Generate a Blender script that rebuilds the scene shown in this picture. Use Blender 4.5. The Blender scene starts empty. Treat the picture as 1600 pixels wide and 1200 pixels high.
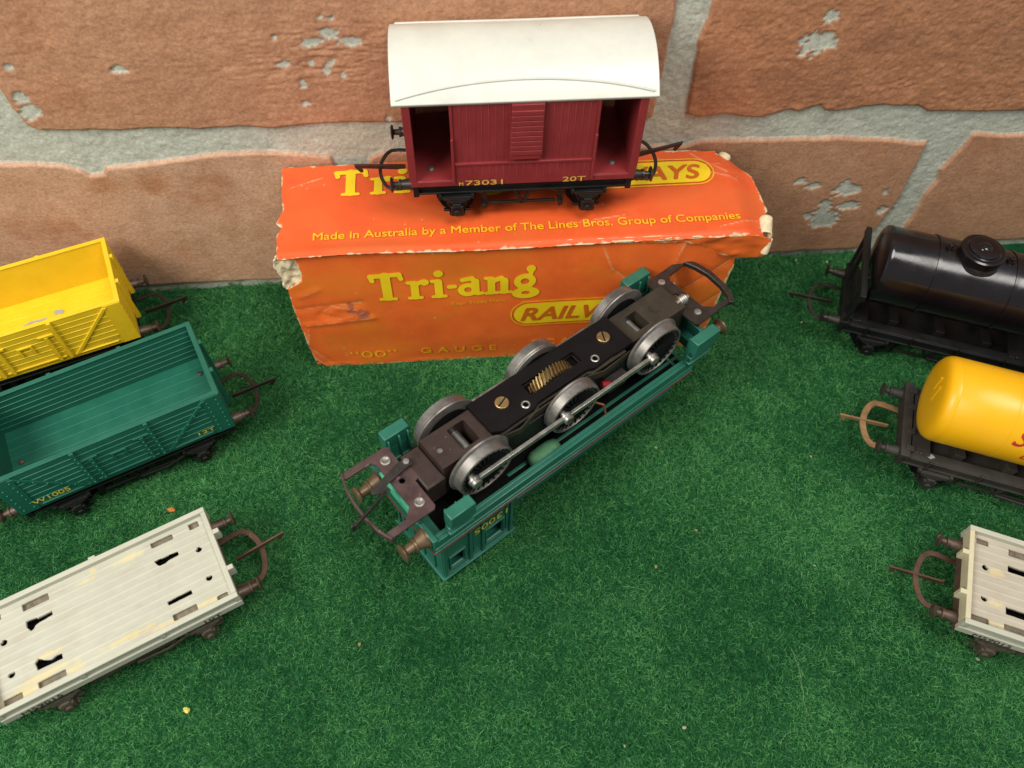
import bpy, math, random
import numpy as np
from mathutils import Matrix, Vector
random.seed(7)
rng = np.random.default_rng(11)
S = 0.001                      # everything below is written in millimetres
SC = bpy.context.scene
COL = SC.collection

# ------------------------------------------------------------------ camera, light, exposure
cd = bpy.data.cameras.new('camera'); cam = bpy.data.objects.new('camera', cd); COL.objects.link(cam)
cam_c = Vector((-8.54, -218.21, 245.66)) * S
cr = Vector((0.99636, -0.08435, 0.01245)).normalized()
cf = Vector((0.05703, 0.55071, -0.83274)).normalized()
cu = cr.cross(cf).normalized(); cr = cf.cross(cu).normalized()
cam.matrix_world = Matrix(((cr.x, cu.x, -cf.x, cam_c.x), (cr.y, cu.y, -cf.y, cam_c.y), (cr.z, cu.z, -cf.z, cam_c.z), (0, 0, 0, 1)))
cd.sensor_width = 36; cd.lens = 28.26; cd.clip_start = 0.01; cd.clip_end = 20
cd.dof.use_dof = True; cd.dof.focus_distance = 0.252; cd.dof.aperture_fstop = 15
SC.camera = cam

w = bpy.data.worlds.new('World'); SC.world = w; w.use_nodes = True
bg = w.node_tree.nodes['Background']; bg.inputs[0].default_value = (0.92, 0.96, 1.0, 1); bg.inputs[1].default_value = 0.40

def area(name, loc, target, size, energy, col):
    l = bpy.data.lights.new(name, 'AREA'); l.energy = energy; l.color = col; l.shape = 'DISK'; l.size = size
    o = bpy.data.objects.new(name, l); COL.objects.link(o)
    o.location = loc
    o.rotation_euler = (Vector(target) - Vector(loc)).to_track_quat('-Z', 'Y').to_euler()
    return o
area('room_lamp', (-0.38, -0.30, 0.47), (-0.02, -0.08, 0.0), 0.30, 3.9, (1.0, 0.965, 0.89))
area('ceiling_lamp', (0.24, -0.26, 0.80), (0.0, -0.06, 0.02), 0.36, 4.8, (1.0, 0.965, 0.90))

SC.view_settings.view_transform = 'Standard'; SC.view_settings.look = 'None'
SC.view_settings.exposure = -0.16; SC.view_settings.gamma = 1

# ------------------------------------------------------------------ materials
MATS = {}
def mat(name, col, rough=0.5, metal=0.0, var=0.12, vs=120, bump=0.0, bs=900, spec=0.5, speck=None, scratch=None, coat=0.0):
    if name in MATS: return MATS[name]
    m = bpy.data.materials.new(name); m.use_nodes = True; nt = m.node_tree; N = nt.nodes; Lk = nt.links
    b = N['Principled BSDF']
    b.inputs['Roughness'].default_value = rough; b.inputs['Metallic'].default_value = metal
    b.inputs['Specular IOR Level'].default_value = spec; b.inputs['Coat Weight'].default_value = coat
    tc = N.new('ShaderNodeTexCoord')
    n = N.new('ShaderNodeTexNoise'); n.inputs['Scale'].default_value = vs; n.inputs['Detail'].default_value = 6; n.inputs['Roughness'].default_value = 0.65
    Lk.new(tc.outputs['Object'], n.inputs['Vector'])
    r = N.new('ShaderNodeMapRange'); r.inputs[1].default_value = 0.3; r.inputs[2].default_value = 0.7
    r.inputs[3].default_value = 1 - var; r.inputs[4].default_value = 1 + var
    Lk.new(n.outputs['Fac'], r.inputs[0])
    mx = N.new('ShaderNodeVectorMath'); mx.operation = 'SCALE'; mx.inputs[0].default_value = col[:3]
    Lk.new(r.outputs[0], mx.inputs['Scale'])
    out = mx.outputs[0]
    for sp, sc_, thr in ((speck, 1400, 0.70), (scratch, 260, 0.66)):
        if sp:
            n2 = N.new('ShaderNodeTexNoise'); n2.inputs['Scale'].default_value = sc_; n2.inputs['Detail'].default_value = 4
            Lk.new(tc.outputs['Object'], n2.inputs['Vector'])
            rr = N.new('ShaderNodeMapRange'); rr.inputs[1].default_value = thr; rr.inputs[2].default_value = thr + 0.05; rr.inputs[4].default_value = 0.8
            Lk.new(n2.outputs['Fac'], rr.inputs[0])
            mm = N.new('ShaderNodeMix'); mm.data_type = 'RGBA'; mm.inputs[7].default_value = (*sp, 1)
            Lk.new(rr.outputs[0], mm.inputs[0]); Lk.new(out, mm.inputs[6]); out = mm.outputs[2]
    Lk.new(out, b.inputs['Base Color'])
    r2 = N.new('ShaderNodeMapRange'); r2.inputs[1].default_value = 0.3; r2.inputs[2].default_value = 0.7
    r2.inputs[3].default_value = max(0.05, rough - 0.1); r2.inputs[4].default_value = min(1, rough + 0.1)
    Lk.new(n.outputs['Fac'], r2.inputs[0]); Lk.new(r2.outputs[0], b.inputs['Roughness'])
    if bump:
        n3 = N.new('ShaderNodeTexNoise'); n3.inputs['Scale'].default_value = bs; n3.inputs['Detail'].default_value = 4
        Lk.new(tc.outputs['Object'], n3.inputs['Vector'])
        bp = N.new('ShaderNodeBump'); bp.inputs['Strength'].default_value = 1; bp.inputs['Distance'].default_value = bump * S
        Lk.new(n3.outputs['Fac'], bp.inputs['Height']); Lk.new(bp.outputs[0], b.inputs['Normal'])
    MATS[name] = m; return m

def attr_mat(name, base, layers, rough=0.6, var=0.1, vs=60, bump=0.03, bs=900, var2=None, speck=0.0):
    """layers: list of (attribute, colour) mixed over base in order"""
    m = bpy.data.materials.new(name); m.use_nodes = True; nt = m.node_tree; N = nt.nodes; Lk = nt.links
    b = N['Principled BSDF']; b.inputs['Roughness'].default_value = rough
    tc = N.new('ShaderNodeTexCoord')
    n = N.new('ShaderNodeTexNoise'); n.inputs['Scale'].default_value = vs; n.inputs['Detail'].default_value = 8; n.inputs['Roughness'].default_value = 0.7
    Lk.new(tc.outputs['Object'], n.inputs['Vector'])
    mixb = N.new('ShaderNodeMix'); mixb.data_type = 'RGBA'
    c2 = var2 or tuple(c * (1 - 2 * var) for c in base)
    mixb.inputs[6].default_value = (*c2, 1); mixb.inputs[7].default_value = (*tuple(min(1, c * (1 + var)) for c in base), 1)
    r = N.new('ShaderNodeMapRange'); r.inputs[1].default_value = 0.32; r.inputs[2].default_value = 0.68
    Lk.new(n.outputs['Fac'], r.inputs[0]); Lk.new(r.outputs[0], mixb.inputs[0])
    out = mixb.outputs[2]
    if speck:
        nf = N.new('ShaderNodeTexNoise'); nf.inputs['Scale'].default_value = 900; nf.inputs['Detail'].default_value = 5; nf.inputs['Roughness'].default_value = 0.7
        Lk.new(tc.outputs['Object'], nf.inputs['Vector'])
        rf = N.new('ShaderNodeMapRange'); rf.inputs[1].default_value = 0.3; rf.inputs[2].default_value = 0.7; rf.inputs[3].default_value = 1 - speck; rf.inputs[4].default_value = 1 + speck
        Lk.new(nf.outputs['Fac'], rf.inputs[0])
    for an, c in layers:
        a = N.new('ShaderNodeAttribute'); a.attribute_name = an
        mm = N.new('ShaderNodeMix'); mm.data_type = 'RGBA'
        Lk.new(a.outputs['Fac'], mm.inputs[0]); Lk.new(out, mm.inputs[6])
        if len(c) == 2:      # colour pair with noise
            mc = N.new('ShaderNodeMix'); mc.data_type = 'RGBA'; mc.inputs[6].default_value = (*c[0], 1); mc.inputs[7].default_value = (*c[1], 1)
            Lk.new(r.outputs[0], mc.inputs[0]); Lk.new(mc.outputs[2], mm.inputs[7])
        else: mm.inputs[7].default_value = (*c, 1)
        out = mm.outputs[2]
    if speck:
        vm = N.new('ShaderNodeVectorMath'); vm.operation = 'SCALE'; Lk.new(out, vm.inputs[0]); Lk.new(rf.outputs[0], vm.inputs['Scale']); out = vm.outputs[0]
    Lk.new(out, b.inputs['Base Color'])
    if bump:
        n3 = N.new('ShaderNodeTexNoise'); n3.inputs['Scale'].default_value = bs; n3.inputs['Detail'].default_value = 6
        Lk.new(tc.outputs['Object'], n3.inputs['Vector'])
        bp = N.new('ShaderNodeBump'); bp.inputs['Distance'].default_value = bump * S
        Lk.new(n3.outputs['Fac'], bp.inputs['Height']); Lk.new(bp.outputs[0], b.inputs['Normal'])
    return m

M_green = mat('green_wagon_plastic', (0.010, 0.108, 0.068), 0.42, var=0.12, bump=0.02, bs=500, speck=(0.03, 0.16, 0.11))
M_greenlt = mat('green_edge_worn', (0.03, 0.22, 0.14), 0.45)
M_grn2 = mat('green_worn_lit_ridge', (0.035, 0.19, 0.125), 0.45)  # wear, with the highlight on raised ridges put into the colour
M_yel2 = mat('yellow_worn_lit_ridge', (0.86, 0.62, 0.04), 0.45)  # lighter than the panels: wear plus painted ridge highlight
M_mar2 = mat('maroon_worn_lit_ridge', (0.30, 0.05, 0.05), 0.42)  # plank ridges brightened as if catching light, plus wear
M_loco = mat('teal_loco_plastic', (0.018, 0.130, 0.086), 0.38, var=0.12, bump=0.02, bs=600, speck=(0.10, 0.24, 0.19))
M_locolt = mat('mint_plastic_rubbed', (0.09, 0.48, 0.28), 0.45, var=0.25, vs=300)
M_yellow = mat('yellow_wagon_plastic', (0.74, 0.50, 0.014), 0.44, var=0.07, bump=0.03, bs=400)
M_tanky = mat('yellow_tank_plastic', (0.83, 0.42, 0.004), 0.34, var=0.03, vs=60)
M_maroon = mat('maroon_plastic', (0.235, 0.026, 0.028), 0.40, var=0.10, bump=0.015, bs=700)
M_cream = mat('cream_roof_plastic', (0.60, 0.60, 0.53), 0.36, var=0.06, bump=0.01, bs=1200)
M_black = mat('black_chassis_plastic', (0.008, 0.008, 0.0075), 0.45, var=0.3, bump=0.05, bs=900, spec=0.35, speck=(0.04, 0.036, 0.03))
M_blackg = mat('black_tank_plastic', (0.007, 0.005, 0.006), 0.19, var=0.25, bump=0.012, bs=350, speck=(0.035, 0.03, 0.03))
M_dusty = mat('dusty_grey_chassis', (0.032, 0.027, 0.022), 0.65, var=0.3, bump=0.08, bs=900, speck=(0.12, 0.11, 0.09))
M_wheel = mat('black_wheel_plastic', (0.007, 0.007, 0.007), 0.7, spec=0.15)
M_steel = mat('dull_steel', (0.42, 0.40, 0.36), 0.38, 0.9, var=0.25, vs=250, bump=0.02, bs=1500, scratch=(0.16, 0.12, 0.09))
M_dull = mat('dull_grey_rivet_metal', (0.26, 0.24, 0.21), 0.5, 0.6, var=0.35, vs=600, bump=0.03)
M_tyre = mat('worn_tyre_steel', (0.23, 0.215, 0.195), 0.46, 0.75, var=0.3, vs=200, bump=0.03, bs=1200, scratch=(0.22, 0.15, 0.11))
M_brass = mat('brass', (0.40, 0.27, 0.12), 0.42, 0.9, var=0.2, vs=300)
M_gear = mat('brass_gear', (0.45, 0.33, 0.15), 0.36, 0.9, var=0.25, vs=400)
M_bronze = mat('bronze_buffer', (0.17, 0.115, 0.065), 0.46, 0.6, var=0.3, vs=300, bump=0.03)
M_plum = mat('purple_brown_metal', (0.10, 0.058, 0.055), 0.45, 0.5, var=0.3, vs=160, bump=0.03, scratch=(0.30, 0.17, 0.17))
M_brownblk = mat('brown_cast_block', (0.036, 0.020, 0.015), 0.5, 0.1, var=0.25, vs=160, bump=0.04, speck=(0.20, 0.15, 0.11))
M_olive = mat('olive_cast_block', (0.034, 0.026, 0.016), 0.5, 0.1, var=0.25, vs=160, bump=0.04, speck=(0.18, 0.15, 0.10))
M_bakelite = mat('black_fibre_plate', (0.0065, 0.0048, 0.0048), 0.6, spec=0.14, var=0.15, speck=(0.04, 0.03, 0.025))
M_cavity = mat('cavity_shade_black', (0.003, 0.003, 0.0028), 0.8, spec=0.1)  # near-black: the shade of deep hollows is put into the colour
M_coupl = mat('blackened_coupling', (0.05, 0.042, 0.036), 0.42, 0.6, var=0.3, vs=250, bump=0.04)
M_rust = mat('rusty_coupling', (0.095, 0.048, 0.030), 0.6, 0.35, var=0.4, vs=250, bump=0.06, scratch=(0.25, 0.13, 0.06))
M_drust = mat('dark_rusty_coupling', (0.030, 0.019, 0.014), 0.55, 0.3, var=0.4, vs=300, bump=0.06, scratch=(0.09, 0.045, 0.028))
M_tan = mat('tan_rusted_coupling', (0.25, 0.14, 0.06), 0.7, 0.1, var=0.35, vs=250, bump=0.07, scratch=(0.10, 0.06, 0.04))
M_rustbuf = mat('dirty_brown_buffer', (0.11, 0.075, 0.055), 0.5, 0.5, var=0.5, vs=350, bump=0.06, scratch=(0.36, 0.33, 0.28))
M_flat = mat('cream_grey_plastic', (0.46, 0.455, 0.36), 0.46, var=0.06, bump=0.02, bs=500)
M_flat2 = mat('yellowed_cream_plastic', (0.56, 0.50, 0.33), 0.48, var=0.08, bump=0.02, bs=500)
M_pocket = mat('dirty_brown_plastic', (0.15, 0.12, 0.08), 0.65, var=0.4, vs=500, bump=0.08)
M_olivebr = mat('olive_brown_chassis', (0.075, 0.060, 0.040), 0.55, var=0.35, vs=400, bump=0.06, speck=(0.2, 0.18, 0.14))
M_headbr = mat('brown_headstock', (0.10, 0.055, 0.045), 0.5, var=0.3, vs=300, bump=0.05)
M_gold = mat('gold_lettering', (0.62, 0.36, 0.07), 0.5, var=0.2, vs=600)
M_goldy = mat('yellow_green_lettering', (0.60, 0.50, 0.05), 0.5, var=0.2, vs=900)
M_inkblk = mat('black_lettering', (0.02, 0.02, 0.02), 0.5)
M_redink = mat('red_lettering', (0.50, 0.02, 0.015), 0.45)
M_print_y = mat('yellow_print', (0.83, 0.58, 0.01), 0.5, var=0.08)
M_print_y2 = mat('orange_yellow_print', (0.80, 0.40, 0.01), 0.5, var=0.18, vs=300)
M_print_o = mat('orange_print', (0.58, 0.12, 0.008), 0.5, var=0.08)
M_paper = mat('torn_cream_card', (0.70, 0.58, 0.37), 0.85, var=0.2, vs=300, bump=0.15, bs=700)
M_redline = mat('dull_red_lining', (0.20, 0.035, 0.03), 0.5, var=0.3)
M_copper = mat('copper_wire', (0.35, 0.13, 0.06), 0.4, 0.7)
M_redwire = mat('red_insulation', (0.35, 0.01, 0.02), 0.4)
M_cloth = mat('pale_green_rubber', (0.06, 0.17, 0.08), 0.7, var=0.3, vs=400, bump=0.1)
M_wax = mat('paint_rub_grey', (0.35, 0.35, 0.30), 0.6)

# ------------------------------------------------------------------ mesh helpers
class MB:
    def __init__(s): s.v = []; s.f = []; s.mi = []; s.cur = 0
    def add(s, vs, fs):
        o = len(s.v); s.v += [tuple(map(float, p)) for p in vs]; s.f += [tuple(i + o for i in f) for f in fs]; s.mi += [s.cur] * len(fs); return s
    def box(s, x0, x1, y0, y1, z0, z1):
        return s.add([(x0, y0, z0), (x1, y0, z0), (x1, y1, z0), (x0, y1, z0), (x0, y0, z1), (x1, y0, z1), (x1, y1, z1), (x0, y1, z1)],
                     [(0, 3, 2, 1), (4, 5, 6, 7), (0, 1, 5, 4), (1, 2, 6, 5), (2, 3, 7, 6), (3, 0, 4, 7)])
    def prism(s, poly, axis, a0, a1):
        """poly 2-D points; axis 'x','y','z' = extrusion axis"""
        ar = sum(poly[i][0] * poly[(i + 1) % len(poly)][1] - poly[(i + 1) % len(poly)][0] * poly[i][1] for i in range(len(poly)))
        if ar < 0: poly = poly[::-1]
        def P(p, a):
            return {'z': (p[0], p[1], a), 'y': (p[0], a, p[1]), 'x': (a, p[0], p[1])}[axis]
        n = len(poly); vs = [P(p, a0) for p in poly] + [P(p, a1) for p in poly]
        fs = [tuple(range(n))[::-1], tuple(range(n, 2 * n))] + [(i, (i + 1) % n, (i + 1) % n + n, i + n) for i in range(n)]
        if axis == 'y': fs = [f[::-1] for f in fs]
        return s.add(vs, fs)
    def lathe(s, prof, c, axis=(1, 0, 0), seg=24, close=True):
        """prof: list of (distance along axis, radius)"""
        a = Vector(axis).normalized(); t = Vector((0, 0, 1)) if abs(a.z) < 0.9 else Vector((1, 0, 0))
        b = a.cross(t).normalized(); d = a.cross(b); c = Vector(c); vs = []; fs = []
        for h, r in prof:
            for k in range(seg):
                an = 2 * math.pi * k / seg; vs.append(c + a * h + b * (r * math.cos(an)) + d * (r * math.sin(an)))
        for i in range(len(prof) - 1):
            for k in range(seg):
                k2 = (k + 1) % seg; fs.append((i * seg + k, i * seg + k2, (i + 1) * seg + k2, (i + 1) * seg + k))
        if close:
            fs.append(tuple(range(seg))[::-1]); fs.append(tuple((len(prof) - 1) * seg + k for k in range(seg)))
        return s.add(vs, fs)
    def cyl(s, p0, p1, r, seg=16, r2=None):
        p0 = Vector(p0); p1 = Vector(p1); return s.lathe([(0, r), ((p1 - p0).length, r if r2 is None else r2)], p0, p1 - p0, seg)
    def tube(s, pts, r, seg=8):
        for a, b in zip(pts[:-1], pts[1:]): s.cyl(a, b, r, seg)
        return s
    def sweep(s, pts, w, h, up=(0, 0, 1)):
        """flat strap of width w (sideways) and height h (along up) following pts"""
        pts = [Vector(p) for p in pts]; up = Vector(up); vs = []; n = len(pts)
        for i, p in enumerate(pts):
            d0 = (pts[i] - pts[i - 1]).normalized() if i else None; d1 = (pts[i + 1] - pts[i]).normalized() if i < n - 1 else None
            d = ((d0 or d1) + (d1 or d0)).normalized(); sd = d.cross(up).normalized(); u2 = sd.cross(d).normalized()
            c = 1.0
            if d0 is not None and d1 is not None: c = 1 / max(0.5, d.dot(d0))
            for a, b in ((-1, -1), (1, -1), (1, 1), (-1, 1)): vs.append(p + sd * (a * w / 2 * c) + u2 * (b * h / 2))
        fs = [(0, 1, 2, 3), tuple((n - 1) * 4 + k for k in (3, 2, 1, 0))]
        for i in range(n - 1):
            for k in range(4):
                k2 = (k + 1) % 4; fs.append((i * 4 + k, (i + 1) * 4 + k, (i + 1) * 4 + k2, i * 4 + k2))
        return s.add(vs, fs)
    def rivets(s, pts, nrm, r=0.28, h=0.22):
        for p in pts: s.lathe([(-0.05, r), (h * 0.6, r * 0.85), (h, r * 0.4)], p, nrm, 6)
        return s
    def build(s, name, m, parent=None, bevel=0.0, smooth=30, label=None, seg=2, kind=None, m2=None):
        me = bpy.data.meshes.new(name)
        me.from_pydata([(x * S, y * S, z * S) for x, y, z in s.v], [], s.f); me.update()
        if smooth:
            me.polygons.foreach_set('use_smooth', [True] * len(me.polygons)); me.set_sharp_from_angle(angle=math.radians(smooth))
        me.materials.append(m)
        if m2: me.materials.append(m2); me.polygons.foreach_set('material_index', s.mi)
        o = bpy.data.objects.new(name, me); COL.objects.link(o)
        if parent: o.parent = parent
        if bevel:
            b = o.modifiers.new('bevel', 'BEVEL'); b.width = bevel * S; b.segments = seg; b.limit_method = 'ANGLE'; b.angle_limit = math.radians(40)
        if label: o['label'] = label
        if kind: o['kind'] = kind
        return o

def empty(name, loc, rot=0, label=None, cat=None, group=None, mtx=None):
    o = bpy.data.objects.new(name, None); COL.objects.link(o); o.empty_display_size = 0.01
    if mtx is not None: o.matrix_world = mtx
    else: o.location = Vector(loc) * S; o.rotation_euler = (0, 0, math.radians(rot))
    if label: o['label'] = label
    if cat: o['category'] = cat
    if group: o['group'] = group
    return o

def mesh_obj(name, V, F, m, parent=None, attrs=None, smooth=True, thick=0, offset=-1):
    me = bpy.data.meshes.new(name); me.from_pydata((np.asarray(V) * S).tolist(), [], F); me.update()
    if smooth: me.polygons.foreach_set('use_smooth', [True] * len(me.polygons))
    for k, a in (attrs or {}).items():
        at = me.attributes.new(k, 'FLOAT', 'POINT'); at.data.foreach_set('value', np.asarray(a, dtype=np.float32))
    me.materials.append(m)
    o = bpy.data.objects.new(name, me); COL.objects.link(o)
    if parent: o.parent = parent
    if thick:
        md = o.modifiers.new('solid', 'SOLIDIFY'); md.thickness = thick * S; md.offset = offset; md.use_even_offset = False
    return o

# noise on numpy arrays ------------------------------------------------
def vnoise(x, y, seed=0):
    xi = np.floor(x).astype(np.int64); yi = np.floor(y).astype(np.int64); xf = x - xi; yf = y - yi
    def h(a, b):
        n = (a * 374761393 + b * 668265263 + seed * 2147483647 + 12345) & 0xffffffff
        n = ((n ^ (n >> 13)) * 1274126177) & 0xffffffff
        return ((n ^ (n >> 16)) & 0xffff) / 65535.0
    u = xf * xf * (3 - 2 * xf); v = yf * yf * (3 - 2 * yf)
    return (h(xi, yi) * (1 - u) + h(xi + 1, yi) * u) * (1 - v) + (h(xi, yi + 1) * (1 - u) + h(xi + 1, yi + 1) * u) * v
def fbm(x, y, seed=0, o=4, g=0.5):
    a = 1; t = 0; s_ = 0
    for i in range(o):
        t = t + a * vnoise(x * 2 ** i + 17.3 * i, y * 2 ** i - 9.1 * i, seed + i); s_ += a; a *= g
    return t / s_
def sstep(a, b, x):
    t = np.clip((x - a) / (b - a), 0, 1); return t * t * (3 - 2 * t)
def seg_d(x, y, a, b):
    dx, dy = b[0] - a[0], b[1] - a[1]; L = dx * dx + dy * dy + 1e-12
    t = np.clip(((x - a[0]) * dx + (y - a[1]) * dy) / L, 0, 1)
    return np.hypot(x - a[0] - t * dx, y - a[1] - t * dy)
def poly_sdf(x, y, P):
    d = np.full(np.shape(x), 1e9); ins = np.zeros(np.shape(x), bool); n = len(P)
    for i in range(n):
        a, b = P[i], P[(i + 1) % n]; d = np.minimum(d, seg_d(x, y, a, b))
        c = (a[1] > y) != (b[1] > y)
        if a[1] != b[1]: ins ^= c & (x < (b[0] - a[0]) * (y - a[1]) / (b[1] - a[1]) + a[0])
    return np.where(ins, -d, d)
def rect_sdf(x, y, x0, x1, y0, y1, r=0):
    dx = np.abs(x - (x0 + x1) / 2) - (x1 - x0) / 2 + r; dy = np.abs(y - (y0 + y1) / 2) - (y1 - y0) / 2 + r
    return np.hypot(np.maximum(dx, 0), np.maximum(dy, 0)) + np.minimum(np.maximum(dx, dy), 0) - r
def smin(a, b, k):
    h = np.clip(0.5 + 0.5 * (b - a) / k, 0, 1); return b * (1 - h) + a * h - k * h * (1 - h)

def sheet(name, bbox, res, sdf, mapf, m, parent=None, attrs=None, thick=0, offset=-1, smooth=True, flip=False):
    """surface over the region sdf<0, cut cleanly along its outline (marching squares)"""
    x0, x1, y0, y1 = bbox; nx = int((x1 - x0) / res) + 2; ny = int((y1 - y0) / res) + 2
    gx = x0 + np.arange(nx) * res; gy = y0 + np.arange(ny) * res
    X, Y = np.meshgrid(gx, gy, indexing='ij'); D = sdf(X, Y); ins = D < 0
    idx = -np.ones((nx, ny), int); PX = []; PY = []
    ii = np.argwhere(ins)
    for k, (i, j) in enumerate(ii): idx[i, j] = k
    PX = list(X[ins]); PY = list(Y[ins]); cache = {}; F = []
    def cut(a, b):
        key = (a, b) if a < b else (b, a)
        if key in cache: return cache[key]
        da, db = D[a], D[b]; t = da / (da - db); t = min(max(t, 0.02), 0.98)
        PX.append(X[a] + t * (X[b] - X[a])); PY.append(Y[a] + t * (Y[b] - Y[a])); cache[key] = len(PX) - 1; return cache[key]
    cnt = ins[:-1, :-1].astype(int) + ins[1:, :-1] + ins[1:, 1:] + ins[:-1, 1:]
    for i, j in np.argwhere(cnt > 0):
        c = [(i, j), (i + 1, j), (i + 1, j + 1), (i, j + 1)]
        if cnt[i, j] == 4: F.append(tuple(idx[q] for q in c)); continue
        p = []
        for k in range(4):
            a, b = c[k], c[(k + 1) % 4]
            if ins[a]: p.append(int(idx[a]))
            if ins[a] != ins[b]: p.append(cut(a, b))
        if len(p) >= 3: F.append(tuple(p))
    PX = np.array(PX); PY = np.array(PY); V = np.stack(mapf(PX, PY), 1)
    if flip: F = [f[::-1] for f in F]
    F = [tuple(int(q) for q in f) for f in F]
    return mesh_obj(name, V, F, m, parent, {k: fn(PX, PY) for k, fn in (attrs or {}).items()}, smooth, thick, offset)

def text(name, body, size, mapf, m, parent, bold=0.0, shear=0.0, space=1.0, align='LEFT', fit=None, squash=1.0, depth=0.0):
    """letters as real faces; mapf(x, y) arrays in mm -> 3-D arrays; fit = total width in mm"""
    c = bpy.data.curves.new(name, 'FONT'); c.body = body; c.size = size; c.shear = shear; c.space_character = space
    fb = bold > 0
    c.offset = 0 if fb else bold * size; c.align_x = align; c.resolution_u = 4; c.fill_mode = 'FRONT' if False else 'BOTH'
    o = bpy.data.objects.new(name, c); COL.objects.link(o)
    dg = bpy.context.evaluated_depsgraph_get(); me = bpy.data.meshes.new_from_object(o.evaluated_get(dg))
    bpy.data.objects.remove(o); bpy.data.curves.remove(c)
    n = len(me.vertices); co = np.zeros(n * 3, np.float32); me.vertices.foreach_get('co', co); co = co.reshape(-1, 3)
    if fit:
        w_ = co[:, 0].max() - co[:, 0].min(); co[:, 0] = (co[:, 0] - co[:, 0].min()) * fit / w_
    co[:, 1] *= squash
    X_, Y_ = co[:, 0].astype(float), co[:, 1].astype(float); V = np.stack(mapf(X_, Y_), 1)
    if fb:
        nr = np.cross(np.stack(mapf(X_ + 0.1, Y_), 1) - V, np.stack(mapf(X_, Y_ + 0.1), 1) - V); nr /= np.linalg.norm(nr, axis=1)[:, None] + 1e-12
        fc = [tuple(p.vertices) for p in me.polygons]; dd = bold * size; VV = []; FF = []
        for k, (ax, ay) in enumerate(((0, 0), (1, 0), (-1, 0), (0, 1), (0, -1), (.7, .7), (-.7, .7), (.7, -.7), (-.7, -.7))):
            VV.append(np.stack(mapf(X_ + ax * dd, Y_ + ay * dd), 1) + nr * 0.006 * k); FF += [tuple(i + k * n for i in f) for f in fc]
        me = bpy.data.meshes.new(name); me.from_pydata((np.vstack(VV) * S).tolist(), [], FF); me.update()
    else: me.vertices.foreach_set('co', (V * S).astype(np.float32).ravel()); me.update()
    me.name = name; me.materials.clear(); me.materials.append(m)
    r = bpy.data.objects.new(name, me); COL.objects.link(r); r.parent = parent
    if depth:
        md = r.modifiers.new('solid', 'SOLIDIFY'); md.thickness = depth * S; md.offset = 0
    return r

# ------------------------------------------------------------------ brick wall (raised printed brick panel)
BR = dict(
 A=[(-143, 134), (-141.2, 101.7), (-141.4, 93.0), (-141.1, 86.4), (-139.8, 79.9), (-137.0, 77.8), (-111.6, 76.4), (-99.9, 76.7), (-88.7, 75.4), (-76.8, 76.1), (-65.4, 74.6), (-57.3, 75.5), (-45.4, 75.9), (-25.5, 74.9), (12.1, 73.8), (39.8, 73.1), (59.3, 72.0), (59.8, 90.7), (59.9, 104.8), (59.7, 120), (59, 133)],
 B=[(71, 132), (70.4, 112.5), (70.0, 108.0), (68.7, 100.3), (69.7, 85.9), (70.3, 72.9), (74.7, 71.5), (83.5, 72.2), (96.5, 70.1), (101.1, 71.5), (105.7, 72.7), (108.5, 71.7), (115.5, 74.4), (118.4, 71.8), (125.1, 71.8), (133.0, 73.0), (150.1, 72.4), (155.6, 69.6), (173.3, 68.5), (192.6, 68.0), (335, 69), (336, 131)],
 C=[(-156.7, 65.6), (-147.4, 65.5), (-136.3, 63.8), (-131.0, 61.4), (-129.1, 59.1), (-124.6, 59.2), (-122.7, 62.1), (-111.9, 62.8), (-100.3, 63.9), (-85.3, 65.4), (-75.5, 65.8), (-67.5, 65.4), (-59.6, 64.2), (-49.3, 62.2), (-48.3, 58.4), (-47.8, 45.6), (-50.8, 3.0), (-79.1, 2.6), (-101.2, 3.2), (-120.3, 3.3), (-131.6, 3.0), (-160.2, 2.0), (-189.5, 2.0), (-225, 3), (-226, 64)],
 D=[(-36.9, 59.3), (-35.3, 61.7), (-31.1, 63.1), (12.2, 62.5), (72.0, 59.6), (78.3, 62.1), (90.3, 61.4), (107.6, 60.7), (129.3, 60.2), (148.5, 58.1), (155.3, 56.6), (161.4, 56.0), (161.9, 45.8), (162.2, 28.0), (160.0, 13.2), (156.0, 2.0), (125.6, 2.4), (106.5, 2.2), (65.3, 2.7), (-38.3, 2.5), (-37.1, 32.3)],
 E=[(176.7, 59.1), (187.6, 57.9), (200.3, 57.6), (305, 58), (306, 2), (208.5, 2.3), (172.9, 2.1), (170.6, 10.4), (172.2, 18.3), (172.2, 24.8), (171.8, 31.1), (173.3, 38.2), (172.4, 42.9), (174.1, 49.0), (175.9, 52.7)],
 F=[(-238, 78), (-152, 78), (-153, 134), (-239, 133)],
 G=[(-238, 146), (-62, 147), (-63, 200), (-238, 200)], H=[(-50, 147), (140, 145), (141, 200), (-51, 200)], I=[(152, 145), (320, 146), (320, 200), (152, 200)])
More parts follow.
